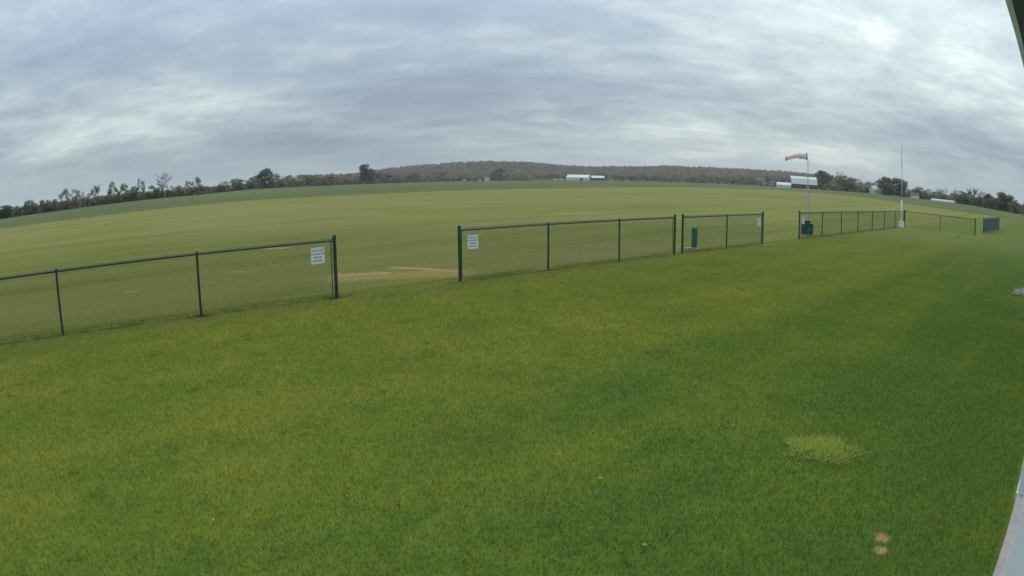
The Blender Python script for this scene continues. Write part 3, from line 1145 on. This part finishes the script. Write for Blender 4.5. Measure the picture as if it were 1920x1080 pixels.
gl = 'trees of the hedgerow past the open end of the airfield'
HL = {'leafy': 'small light green tree among the hedgerow past the long fence run', 'tall': 'upright green tree standing above the hedgerow past the long fence run',
      'bud': 'brownish budding tree among the hedgerow past the long fence run', 'sparse': 'thin half leafed tree above the hedgerow past the long fence run'}
tree(8, 384, 36, 'dark', 'dark rounded tree at the near end of the hedgerow', gl)
for x, t_, w_, k_ in ((57, 374, 24, 'leafy'), (82, 373, 24, 'leafy'), (104, 371, 18, 'leafy'), (119, 353, 17, 'tall'), (139, 352, 19, 'tall'), (154, 356, 18, 'bud'),
                      (168, 357, 15, 'sparse'), (221, 351, 13, 'leafy'), (238, 342, 22, 'tall'), (254, 347, 17, 'leafy'),
                      (265, 334, 13, 'sparse'), (290, 346, 22, 'leafy'), (323, 345, 16, 'bud'), (334, 346, 14, 'leafy'), (351, 337, 11, 'tall'), (367, 331, 19, 'tall'),
                      (420, 338, 32, 'bud'), (446, 333, 28, 'leafy'), (474, 331, 26, 'leafy')):
    tree(x, t_, w_, k_, HL[k_], gl, dd=rng.uniform(-8, 8))
tree(209, 338, 17, 'tall', 'slender green tree with a bare stem gap, tallest of the green hedgerow trees', gl)
tree(182, 344, 19, 'bare', 'short leafless grey tree in the hedgerow beside the slender green tree', gl)
tree(307, 318, 38, 'bare', 'tall leafless pinkish tree rising well above the hedgerow', gl)
tree(497, 315, 42, 'dark', 'large dark tree with a ragged top where hedgerow and brown wood meet', gl)
tree(688, 307, 38, 'dark', 'large dark round tree standing alone before the brown wood left of the hill', None, dd=-30)
gm = 'brown budding trees at the foot of the wooded hill'
for x in range(515, 672, 13):
    tree(x, 326 + rng.uniform(-2, 3), rng.uniform(22, 32), rng.choice(['bud', 'bud', 'bare', 'leafy']), 'greyish brown spring tree in the low wood between the two large dark trees',
         gm, dd=rng.uniform(0, 50))
for x in range(712, 985, 17):
    tree(x, 323 + rng.uniform(-4, 3), rng.uniform(24, 34), rng.choice(['bud', 'bud', 'bare']), 'greyish brown spring tree at the foot of the wooded hill', gm, dd=rng.uniform(15, 60))
tree(936, 314, 26, 'dark', 'dark green tree at the hill foot before the wood, near the grey house', None, dd=25)
gf = 'green trees at the foot of the hill wood between the pole sheds and the red barn'
for x in range(1152, 1420, 15):
    tree(x, 326 + (x - 1150) * 0.018 + rng.uniform(-2, 3), rng.uniform(16, 26), rng.choice(['leafy', 'leafy', 'bud', 'tall']),
         'olive green spring tree fronting the hill wood between open white shed and red barn', gf, dd=rng.uniform(40, 90))
tree(1427, 333, 15, 'blossom', 'larger pale blossoming tree before the wood beyond the red barn side', None, dist=640)
tree(1447, 339, 12, 'blossom', 'smaller pale blossoming tree next to the white shed', None, dist=620)
gr = 'trees around the farmyard beside the red barn'
tree(1546, 319, 40, 'dark', 'broad dark tree right beside the red barn', gr, dd=15)
tree(1573, 316, 20, 'bare', 'leafless tree poking up behind the farmyard greenery', gr, dd=30)
tree(1588, 328, 50, 'leafy', 'broad light green tree in front of the farmyard', gr, dd=-40)
tree(1561, 339, 30, 'bud', 'low budding tree before the white farmhouse', gr, dd=-15)
tree(1612, 343, 30, 'bud', 'low budding tree between the light green tree and the white house', gr)
tree(1636, 345, 24, 'bud', 'budding tree behind the white house roof', gr, dd=25)
tree(1625, 350, 13, 'dark', 'small dark conifer against the white house gable', gr, dd=-25)
tree(1660, 330, 40, 'dark', 'large dark tree beside the white house', gr, dd=5)
tree(1684, 333, 38, 'dark', 'large dark tree one further from the white house than its neighbour', gr, dd=8)
tree(1549, 343, 18, 'bud', 'low budding tree between the red barn and the white farmhouse', gr, dd=-22)
tree(1570, 344, 18, 'sparse', 'thin low tree in front of the far end of the white farmhouse', gr, dd=-26)
gw = 'trees of the low wood past the white pole'
WL = {'bud': 'brownish budding tree of the low wood past the white pole', 'bare': 'leafless tree sticking up from the low wood past the white pole',
      'dark': 'dark tree of the low wood past the white pole', 'leafy': 'greenish tree of the low wood past the white pole'}
for x, t_, w_, k_ in ((1703, 352, 22, 'bud'), (1722, 349, 26, 'leafy'), (1742, 352, 24, 'bud'), (1762, 350, 14, 'bare'), (1773, 348, 13, 'bare'), (1757, 357, 26, 'bud'),
                      (1790, 353, 26, 'bud'), (1806, 357, 24, 'leafy'), (1819, 350, 14, 'bare'), (1828, 350, 13, 'bare'), (1838, 356, 22, 'bud'), (1848, 355, 14, 'bare'),
                      (1855, 362, 24, 'dark'), (1813, 366, 26, 'dark'), (1836, 368, 26, 'dark'), (1780, 362, 22, 'bud'), (1905, 380, 26, 'dark'), (1918, 376, 20, 'bud')):
    tree(x, t_, w_, k_, WL[k_], gw, dd=rng.uniform(-5, 30) + (15 if t_ < 358 else -5))
tree(1878, 358, 42, 'dark', 'largest dark rounded tree ending the low wood past the white pole', gw, dd=5)

# woods and brush as masses ---------------------------------------
def instancer(name, pts, rots, scales, protos, label, cat, seed=0):
    """one object that scatters prototype meshes over points (uncountable masses only)"""
    col = bpy.data.collections.new(name + '_pieces')
    for i, me in enumerate(protos):
        col.objects.link(bpy.data.objects.new(name + '_piece', me))
    me = bpy.data.meshes.new(name)
    me.from_pydata([tuple(p) for p in pts], [], [])
    for nm, arr, w in (('rot', rots, 3), ('scl', scales, 3)):
        at_ = me.attributes.new(nm, 'FLOAT_VECTOR', 'POINT')
        at_.data.foreach_set('vector', np.asarray(arr, np.float32).ravel())
    ob = link(name, me)
    tag(ob, label, cat, kind='stuff')
    ng = bpy.data.node_groups.new(name + '_scatter', 'GeometryNodeTree')
    ng.interface.new_socket('Geometry', in_out='INPUT', socket_type='NodeSocketGeometry')
    ng.interface.new_socket('Geometry', in_out='OUTPUT', socket_type='NodeSocketGeometry')
    N, Lk = ng.nodes, ng.links
    gi, go = N.new('NodeGroupInput'), N.new('NodeGroupOutput')
    ci = N.new('GeometryNodeCollectionInfo')
    ci.inputs[0].default_value = col
    ci.inputs['Separate Children'].default_value = True
    ci.inputs['Reset Children'].default_value = True
    ip = N.new('GeometryNodeInstanceOnPoints')
    ip.inputs['Pick Instance'].default_value = True
    rv = N.new('FunctionNodeRandomValue')
    rv.data_type = 'INT'
    mn = [s_ for s_ in rv.inputs if s_.name == 'Min' and s_.type == 'INT'][0]
    mx = [s_ for s_ in rv.inputs if s_.name == 'Max' and s_.type == 'INT'][0]
    mn.default_value, mx.default_value = 0, len(protos) - 1
    rv.inputs['Seed'].default_value = seed
    ra, sa = N.new('GeometryNodeInputNamedAttribute'), N.new('GeometryNodeInputNamedAttribute')
    for nd, nm in ((ra, 'rot'), (sa, 'scl')):
        nd.data_type = 'FLOAT_VECTOR'
        nd.inputs[0].default_value = nm
    Lk.new(gi.outputs[0], ip.inputs['Points'])
    Lk.new(ci.outputs[0], ip.inputs['Instance'])
    Lk.new([s_ for s_ in rv.outputs if s_.type == 'INT'][0], ip.inputs['Instance Index'])
    Lk.new(ra.outputs[0], ip.inputs['Rotation'])
    Lk.new(sa.outputs[0], ip.inputs['Scale'])
    Lk.new(ip.outputs[0], go.inputs[0])
    md = ob.modifiers.new('scatter', 'NODES')
    md.node_group = ng
    return ob


def forest_piece(seed, mat, n=150, low=.42):
    r = random.Random(seed)
    mb = MB()
    mb.tube((0, 0, 0), (0, 0, .6), .03, .015, n=3, caps=False)
    lob = [(r.gauss(0, .16), r.gauss(0, .16), low + (.85 - low) * (k_ + r.random()) / 8, r.uniform(.12, .2)) for k_ in range(8)]
    for _ in range(n):
        cx, cy, cz, cr = r.choice(lob)
        d = Vector((r.gauss(0, 1), r.gauss(0, 1), r.gauss(0, 1))).normalized() * cr * r.uniform(.55, 1.0)
        p = Vector((cx, cy, cz)) + d
        p.z = max(.08, min(1.0, p.z))
        s = r.uniform(.035, .08)
        a = Vector((r.gauss(0, 1), r.gauss(0, 1), r.gauss(0, 1))).normalized()
        b = a.orthogonal().normalized() * s
        c = a.cross(b)
        mb.add([p - b - c * .6, p + b * .8 - c, p + b + c * .7, p - b * .6 + c], [(0, 1, 2, 3)])
    return mb.mesh('canopy', mat)


pieces = [forest_piece(300 + i, M[k_]) for i, k_ in enumerate(['forest', 'twig_grey', 'forest', 'twig_grey', 'leaf_bud', 'forest', 'twig_grey', 'leaf_green'])]
pts, rots, scl = [], [], []
az0, az1 = azel(640, 330)[0], azel(1560, 345)[0]
cnt = 0
while cnt < 9000:
    a = npr.uniform(-0.95, 0.95)
    d = math.sqrt(npr.uniform(780 ** 2, 1720 ** 2))
    inside = az0 - 0.05 < a < az1 + 0.1
    if inside:
        if d < float(np.interp(a, B_AZ, B_D)) + 60:
            continue
    elif d < 1450 or npr.random() < 0.3:
        continue
    x, y = d * math.sin(a), d * math.cos(a)
    h = npr.uniform(9, 15) * (1.0 if inside else 0.75)
    w = h * npr.uniform(0.75, 1.15)
    pts.append((x, y, terrain(x, y) - 0.4)); rots.append((0, 0, npr.uniform(0, 6.28))); scl.append((w, w, h))
    cnt += 1
instancer('hillside_wood', pts, rots, scl, pieces, 'brown grey spring woodland covering the far low hill', 'woodland', 3)

shrub_pieces = [forest_piece(400 + i, M[k_], 170, .06) for i, k_ in enumerate(['leaf_bud', 'leaf_green', 'twig_grey', 'leaf_dark', 'leaf_green'])]


def brush(name, x0, x1, n, h0, h1, depth, label, seed, back=0):
    pts, rots, scl = [], [], []
    for i in range(n):
        px = rng.uniform(x0, x1)
        D = base_dist(px) + back + rng.uniform(0, depth)
        p = at(px, 365, D)
        h = rng.uniform(h0, h1)
        w = h * rng.uniform(.8, 1.5)
        pts.append((p.x, p.y, p.z - 0.3)); rots.append((0, 0, rng.uniform(0, 6.28))); scl.append((w, w, h))
    return instancer(name, pts, rots, scl, shrub_pieces, label, 'bushes', seed)


brush('hedgerow_brush', -60, 500, 520, 3.0, 5.4, 14, 'dense mixed brush filling the hedgerow under the trees past the long fence', 5)
brush('wood_edge_brush', 480, 1000, 260, 4.0, 8.0, 40, 'brown brush along the foot of the wood and hill', 6)
brush('roadside_brush', 1180, 1480, 90, 2.0, 5.0, 60, 'scattered roadside brush before the wooded hill', 8, 10)
brush('farmyard_brush', 1500, 1990, 330, 3.5, 7.5, 40, 'dark brush along the farmyard and low wood past the white pole', 7, 10)

# ------------------------------------------------------------------ farm buildings far away
def farm_building(name, label, cat, px, D, rz_off, L, Wd, eave, ridge, wall, roof, gambrel=False, door=None, wins=(), open_front=False, overhang=0.3):
    p = at(px, 345, D)
    rz = -math.atan2(p.x, p.y) + rz_off             # long side faces the airfield
    root = empty(name, p - Vector((0, 0, 0.15)), rz, label, cat)
    hl, hw = L / 2, Wd / 2
    prof = [(-hw, eave), (0, ridge), (hw, eave)] if not gambrel else \
        [(-hw, eave), (-hw * .62, eave + (ridge - eave) * .68), (0, ridge), (hw * .62, eave + (ridge - eave) * .68), (hw, eave)]
    wb_ = MB()
    for x, fl_ in ((-hl, False), (hl, True)):
        vs_ = [(x, -hw, 0)] + [(x, y, z) for y, z in prof] + [(x, hw, 0)]
        f_ = tuple(range(len(vs_)))
        wb_.add(vs_, [f_[::-1] if not fl_ else f_])
    wb_.add([(-hl, hw, 0), (hl, hw, 0), (hl, hw, eave), (-hl, hw, eave)], [(1, 0, 3, 2)])
    if not open_front:
        wb_.add([(-hl, -hw, 0), (hl, -hw, 0), (hl, -hw, eave), (-hl, -hw, eave)], [(0, 1, 2, 3)])
    wb_.build('wall', M[wall], root)
    if open_front:
        k_ = 5
        for i in range(k_ + 1):
            mb = MB(); mb.box((-hl + L * i / k_, -hw, eave / 2), (.35, .35, eave)); mb.build('support_post', M[wall], root)
    rb = MB()
    th = 0.22
    oh = overhang
    for (ya, za), (yb, zb) in zip(prof, prof[1:]):
        ext = Vector((0, yb - ya, zb - za)).normalized()
        if (ya, za) == prof[0]:
            ya, za = ya - ext.y * oh, za - ext.z * oh
        if (yb, zb) == prof[-1]:
            yb, zb = yb + ext.y * oh, zb + ext.z * oh
        vs_ = []
        for dz in (0.02, th):
            vs_ += [(-hl - oh, ya, za + dz), (hl + oh, ya, za + dz), (hl + oh, yb, zb + dz), (-hl - oh, yb, zb + dz)]
        rb.add(vs_, [(3, 2, 1, 0), (4, 5, 6, 7), (0, 1, 5, 4), (1, 2, 6, 5), (2, 3, 7, 6), (3, 0, 4, 7)])
    rb.build('roof', M[roof], root)
    if door:
        mb = MB(); mb.box((door[0], -hw - .04, door[2] / 2), (door[1], .1, door[2])); mb.build('door', M[door[3] if len(door) > 3 else 'dark'], root)
    for wx, wz, ww, wh in wins:
        mb = MB(); mb.box((wx, -hw - .04, wz), (ww, .1, wh)); wn = mb.build('window', M['farmwhite'], root)
        mb = MB(); mb.box((wx, -hw - .10, wz), (ww * .8, .06, wh * .8)); mb.build('pane', M['glass'], wn)
    return root


farm_building('red_barn', 'red barn with a pale metal gambrel roof beside the dark tree', 'barn', 1506, 585, 0.22, 24.5, 11, 4.2, 10.6, 'barnred', 'mint', True,
              (-2.0, 3.4, 3.2), [(-8 + i * 4.0, 2.2, .9, .9) for i in (0, 1, 3, 4)], overhang=0.5)
farm_building('white_shed', 'long low white shed against the red barn', 'shed', 1469.5, 575, 0.1, 13.0, 7, 2.4, 4.4, 'farmwhite', 'farmwhite', wins=[(-3, 1.4, 1.0, .9)])
farm_building('white_farmhouse', 'white farmhouse half hidden by trees beside the red barn', 'house', 1558, 600, 0.5, 11, 8, 4.2, 6.6, 'farmwhite', 'asphalt_roof',
              wins=[(-3.5, 2.6, 1, 1.5), (0, 2.6, 1, 1.5), (3.5, 2.6, 1, 1.5)])
farm_building('white_house', 'white gabled house in front of the large dark trees', 'house', 1641, 530, 0.75, 9.5, 7.5, 3.6, 6.6, 'farmwhite', 'farmwhite',
              wins=[(-2.6, 2.0, 1, 1.3), (2.6, 2.0, 1, 1.3)])
farm_building('small_cottage', 'small grey roofed white cottage among bushes just past the white pole', 'house', 1716, 490, -0.3, 6.5, 5, 2.2, 4.0, 'farmwhite', 'asphalt_roof',
              wins=[(-2, 1.5, .9, 1.0)])
farm_building('large_white_barn', 'largest bright white metal barn below the wooded hill', 'barn', 1085, 985, -0.25, 34, 17, 4.6, 8.6, 'farmwhite', 'farmwhite',
              door=(6.5, 5, 3.4), wins=[(-10 + 5 * i, 2.2, 1.6, 1.6) for i in range(3)])
farm_building('open_white_shed', 'white roofed open fronted pole shed next to the largest white barn', 'shed', 1120, 990, 0.3, 20, 11, 4.0, 7.2, 'farmgrey', 'farmwhite', open_front=True)
farm_building('grey_house', 'weathered grey house below the wooded hill', 'house', 988, 970, 0.9, 10, 9, 5.0, 9.5, 'plum', 'plum', wins=[(-2.5, 3, 1, 1.4), (2.5, 3, 1, 1.4)])
farm_building('white_cabin', 'tiny white cabin at the foot of the hill, by the dark green tree', 'house', 912, 915, 0.4, 7, 5, 3.0, 5.5, 'farmwhite', 'farmgrey')

# silage bag
p = at(1768, 378, 432)
bag = MB()
nb = 26
for i in range(nb):
    pass
vs_, fs_ = [], []
Lb = 20.0
for i in range(nb + 1):
    x = -Lb / 2 + Lb * i / nb
    e_ = min(1.0, min(i, nb - i) / 2.0) ** .5
    rr = (1.0 + 0.05 * math.sin(i * 2.1)) * (0.25 + .75 * e_)
    for j in range(9):
        a = math.pi * j / 8
        vs_.append((x, -1.15 * rr * math.cos(a), 1.35 * rr * math.sin(a)))
for i in range(nb):
    for j in range(8):
        fs_.append((i * 9 + j, i * 9 + j + 1, (i + 1) * 9 + j + 1, (i + 1) * 9 + j))
bag.add(vs_, fs_)
o = bag.build('silage_bag', M['farmwhite'], smooth=True)
o.location = p + Vector((0, 0, -0.03))
o.rotation_euler = (0, 0, -math.atan2(p.x, p.y) - 0.25)
tag(o, 'long low white silage bag lying before the low wood past the white pole', 'silage bag')

# parked vehicles at the farms (tiny in the picture)
def van(px, D, label, col):
    p = at(px, 340, D)
    root = empty('parked_van', p, -math.atan2(p.x, p.y) + rng.uniform(-.3, .3), label, 'vehicle', 'white vehicles parked by the white barns')
    mb = MB()
    prof = [(-2.6, .45), (-2.6, 1.3), (-2.0, 1.4), (-1.5, 2.15), (2.5, 2.2), (2.6, .45)]
    n_ = len(prof)
    mb.add([(x, -.95, z) for x, z in prof] + [(x, .95, z) for x, z in prof],
           [tuple(range(n_))[::-1], tuple(range(n_, 2 * n_))] + [(i, (i + 1) % n_, n_ + (i + 1) % n_, n_ + i) for i in range(n_)])
    mb.build('body', col, root)
    mb = MB(); mb.box((-.5, -.96, 1.75), (1.4, .04, .5)); mb.build('window', M['glass'], root)
    for x in (-1.6, 1.6):
        for y in (-.85, .85):
            mb = MB(); mb.tube((x, y - .12, .38), (x, y + .12, .38), .38, n=10); mb.build('wheel', M['tyre'], root)


van(1041, 955, 'white van parked in the farmyard beside the largest white barn', M['farmwhite'])
van(1052, 962, 'white van parked closest to the end of the largest white barn', M['farmwhite'])
van(870, 880, 'white van parked at the foot of the hill by the ploughed strip', M['farmwhite'])
van(899, 895, 'white van parked at the foot of the hill near the tiny white cabin', M['farmwhite'])

# utility poles
for px, top, bot, D, lab in ((1061.5, 324, 338, 960, 'utility pole beside the largest white barn'), (1143.5, 322, 338, 985, 'utility pole past the open fronted white shed'),
                             (1241.5, 325, 341, 880, 'utility pole alone before the wooded hill, past the open shed'),
                             (1350.5, 328, 345.5, 790, 'utility pole at the field edge in front of the hill wood'),
                             (1833, 362, 387, 330, 'utility pole in front of the low wood past the white pole'),
                             (1714.5, 352, 366, 470, 'utility pole beside the small cottage')):
    p = at(px, bot, D)
    h = zat(px, top, D) - p.z
    root = empty('utility_pole', p, -math.atan2(p.x, p.y) + 0.4, lab, 'pole', 'utility poles along the farm roads')
    m = MB(); m.tube((0, 0, -.2), (0, 0, h), .20 if D > 500 else .13, .15 if D > 500 else .09, n=8); m.build('shaft', M['poleWood'], root)
    m = MB(); m.box((0, -.14, h - .7), (2.2, .1, .12)); m.build('crossarm', M['poleWood'], root)
    for x in (-1, 0.45, 1):
        m = MB(); m.lathe((x, -.14, h - .64), [(.03, 0), (.06, .08), (.03, .16)], 6); m.build('insulator', M['farmgrey'], root)

# ------------------------------------------------------------------ grass blades of the mown turf
def blade_patch(seed, n, size, hmin, hmax, wmin, wmax, curl=0.5):
    r = np.random.default_rng(seed)
    x, y = r.uniform(-size / 2, size / 2, n), r.uniform(-size / 2, size / 2, n)
    h = r.uniform(hmin, hmax, n) * (0.6 + 0.8 * r.random(n))
    w = r.uniform(wmin, wmax, n)
    a = r.uniform(0, 2 * np.pi, n)
    lean = r.uniform(0.1, 1.0, n) * curl
    la = r.uniform(0, 2 * np.pi, n)
    dx, dy = np.cos(a) * w / 2, np.sin(a) * w / 2
    tx, ty = np.cos(la) * lean * h, np.sin(la) * lean * h
    hz = h * np.sqrt(np.maximum(1 - (lean * .6) ** 2, .2))
    vs_ = np.empty((n, 3, 3), np.float32)
    vs_[:, 0] = np.stack([x - dx, y - dy, np.zeros(n)], 1)
    vs_[:, 1] = np.stack([x + dx, y + dy, np.zeros(n)], 1)
    vs_[:, 2] = np.stack([x + tx, y + ty, hz], 1)
    me = bpy.data.meshes.new('blades')
    me.vertices.add(n * 3)
    me.vertices.foreach_set('co', vs_.ravel())
    me.loops.add(n * 3)
    me.loops.foreach_set('vertex_index', np.arange(n * 3, dtype=np.int32))
    me.polygons.add(n)
    me.polygons.foreach_set('loop_start', np.arange(0, n * 3, 3, dtype=np.int32))
    me.update(calc_edges=True)
    at_ = me.attributes.new('tone', 'FLOAT', 'POINT')
    at_.data.foreach_set('value', np.repeat(r.random(n).astype(np.float32), 3))
    return me


patches = []
for i in range(5):
    me = blade_patch(50 + i, 4200, 1.0, 0.020, 0.040, 0.003, 0.006, 0.9)
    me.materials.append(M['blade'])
    patches.append(me)
pts, rots, scl = [], [], []
for iu in range(-12, 46):
    for iv in range(0, 48):
        u_, n_ = iu + .5, 0.13 - (iv + .5)
        x, y, _ = wl(u_, n_)
        d = math.hypot(x, y)
        if d > 45:
            continue
        if d > 5 and abs(math.atan2(x, y)) > 1.15:
            continue
        hs = 1.0 - 0.96 * min(1, max(0, (d - 12) / 28))
        if (x - FO[0]) * V[0] + (y - FO[1]) * V[1] > 0.4:
            hs *= 0.6
        pts.append((x, y, 0.0)); rots.append((0, 0, BA + int(npr.integers(0, 4)) * math.pi / 2)); scl.append((1, 1, hs))
instancer('lawn_grass', pts, rots, scl, patches, 'short mown green grass of the lawn and airfield', 'grass', 1)

# coarser clumps scattered in the lawn and uncut growth along the fence feet
def clump(seed, n, rad_, h0, h1):
    me = blade_patch(seed, n, 1.0, h0, h1, 0.004, 0.008, 0.9)
    co_ = np.empty(n * 9, np.float32)
    me.vertices.foreach_get('co', co_)
    co_ = co_.reshape(-1, 3, 3)
    rg = np.random.default_rng(seed + 1)
    nx, ny = rg.normal(0, rad_, n), rg.normal(0, rad_, n)
    co_[:, :, 0] += (nx - co_[:, :2, 0].mean(1))[:, None]
    co_[:, :, 1] += (ny - co_[:, :2, 1].mean(1))[:, None]
    me.vertices.foreach_set('co', co_.ravel())
    me.update()
    return me


M['weed'] = leaf_mat('coarse_grass', (0.16, 0.23, 0.045), (0.32, 0.35, 0.10), 0.45)
clumps = []
for i in range(6):
    me = clump(500 + i * 3, 70 + 20 * (i % 3), (0.035, 0.06, 0.09)[i % 3], 0.03, 0.06)
    me.materials.append(M['weed'])
    clumps.append(me)
pts, rots, scl = [], [], []
while len(pts) < 620:
    u_, v_ = rng.uniform(-4, 22), rng.uniform(0.3, 12)
    x, y, _ = wl(u_, -v_)
    if y < 2 or math.hypot(x, y) > 22:
        continue
    k_ = rng.uniform(.6, 1.15)
    pts.append((x, y, 0)); rots.append((0, 0, rng.uniform(0, 6.28))); scl.append((k_, k_, k_ * rng.uniform(.7, 1.1)))
instancer('lawn_weeds', pts, rots, scl, clumps, 'coarse grass and clover clumps sprinkled through the lawn', 'weeds', 21)
pts, rots, scl = [], [], []
for a_, b_ in ((-12.2, 0.1), (3.1, 11.75), (12.0, 18.15), (21.9, 44.1)):
    for _ in range(int((b_ - a_) * 9)):
        t_ = rng.uniform(a_, b_)
        x, y = fl(t_, rng.gauss(0.03, 0.05))
        k_ = rng.uniform(.5, 1.1)
        pts.append((x, y, 0)); rots.append((0, 0, rng.uniform(0, 6.28))); scl.append((k_, k_, rng.uniform(.7, 1.9)))
instancer('fence_foot_grass', pts, rots, scl, clumps[:4], 'uncut grass standing along the foot of the green fences', 'grass', 22)

# tall pale tuft in the lawn
tx_, ty_ = gnd(1541, 846)
me = blade_patch(77, 1500, 0.5, 0.05, 0.10, 0.006, 0.011, 1.2)
co = np.empty(len(me.vertices) * 3, np.float32)
me.vertices.foreach_get('co', co)
co = co.reshape(-1, 3, 3)
r2 = np.random.default_rng(5)
nB = len(co)
ang = r2.uniform(0, 2 * np.pi, nB); rr = r2.random(nB) ** 0.62 * (1 + 0.18 * np.sin(ang * 5 + 1))
nx_, ny_ = rr * np.cos(ang) * 0.37, rr * np.sin(ang) * 0.30
bx = co[:, :2, 0].mean(1); by = co[:, :2, 1].mean(1)
co[:, :, 0] += (nx_ - bx)[:, None]; co[:, :, 1] += (ny_ - by)[:, None]
co[:, 2, 2] *= np.clip(1.25 - rr * 0.6, .5, 1.2)
co[:, 2, 0] += nx_ * 0.10; co[:, 2, 1] += ny_ * 0.10
me.vertices.foreach_set('co', co.ravel()); me.update()
me.materials.append(M['tuft'])
o = link('grass_tuft', me); o.location = (tx_, ty_, 0.0); o.rotation_euler = (0, 0, -0.5)
tag(o, 'rounded tuft of taller pale green grass in the mown lawn', 'grass tuft', kind='stuff')

# dandelions and dead leaves
def dandelion(px, py, label, r_=0.017, h=0.045):
    x, y = gnd(px, py)
    root = empty('dandelion', (x, y, 0), 0, label, 'flower', 'dandelions in the lawn')
    m = MB(); m.tube((0, 0, 0), (0.004, 0, h), .0022, n=5); m.build('stem', M['stem'], root)
    m = MB()
    for i in range(22):
        a = i * 2.4; q_ = r_ * (0.45 + .55 * (i / 22))
        m.add([(0.004, 0, h), (0.004 + q_ * math.cos(a - .22), q_ * math.sin(a - .22), h + .010 - .006 * i / 22),
               (0.004 + q_ * math.cos(a + .22), q_ * math.sin(a + .22), h + .010 - .006 * i / 22)], [(0, 1, 2)])
    m.lathe((0.004, 0, h - .004), [(.004, 0), (r_ * .6, .006), (r_ * .45, .012)], 8)
    m.build('bloom', M['dandelion'], root)


DL = 'small yellow dandelion bloom in the mown lawn'
for x, y, r_ in ((1124, 906, .022), (1206, 1032, .020), (402, 985, .017), (388, 933, .014), (455, 905, .012), (651, 940, .012), (1045, 860, .014), (1258, 1008, .010), (1272, 880, .010)):
    dandelion(x, y, DL, r_ * 0.8)


def dead_leaves(px, py, n, label, spread):
    x, y = gnd(px, py)
    root = empty('dead_plant', (x, y, 0), 0, label, 'dead plant')
    r = random.Random(px)
    for i in range(n):
        a = r.uniform(0, 6.28); q_ = r.uniform(0, spread)
        cx, cy = q_ * math.cos(a), q_ * math.sin(a) * .6
        L = r.uniform(.014, .030); b = r.uniform(0, 6.28); w = L * .32
        ux, uy = math.cos(b), math.sin(b)
        z0 = r.uniform(.02, .045)
        m = MB()
        m.add([(cx - ux * L, cy - uy * L, z0), (cx - uy * w, cy + ux * w, z0 + .014), (cx + ux * L, cy + uy * L, z0 + .02), (cx + uy * w, cy - ux * w, z0 + .006),
               (cx, cy, z0 + .002)], [(0, 4, 1), (1, 4, 2), (2, 4, 3), (3, 4, 0)])
        m.build('leaf', M['leaf_dead'], root)


dead_leaves(1364, 802, 9, 'small clump of dry brownish leaves in the lawn beyond the pale tuft', .11)
dead_leaves(1311, 907, 7, 'few dry reddish brown leaves in the lawn, between tuft and dandelions', .09)
dead_leaves(530, 1040, 6, 'few withered leaves in the lawn, far from the pale tuft', .08)

# ------------------------------------------------------------------ air
m = MB()
m.box((0, 0, 46.0), (12600, 12600, 100.0))
hz = m.build('haze', [])
tag(hz, kind='stuff')
hm = bpy.data.materials.new('hazy_air')
hm.use_nodes = True
hm.node_tree.nodes.clear()
hn = NT(hm.node_tree)
pv = hn.n('ShaderNodeVolumePrincipled')
pv.inputs['Color'].default_value = (0.88, 0.93, 1.0, 1)
pv.inputs['Density'].default_value = 0.00013
pv.inputs['Anisotropy'].default_value = 0.1
ho = hn.n('ShaderNodeOutputMaterial')
hn.l(pv.outputs[0], ho.inputs['Volume'])
hz.data.materials.append(hm)
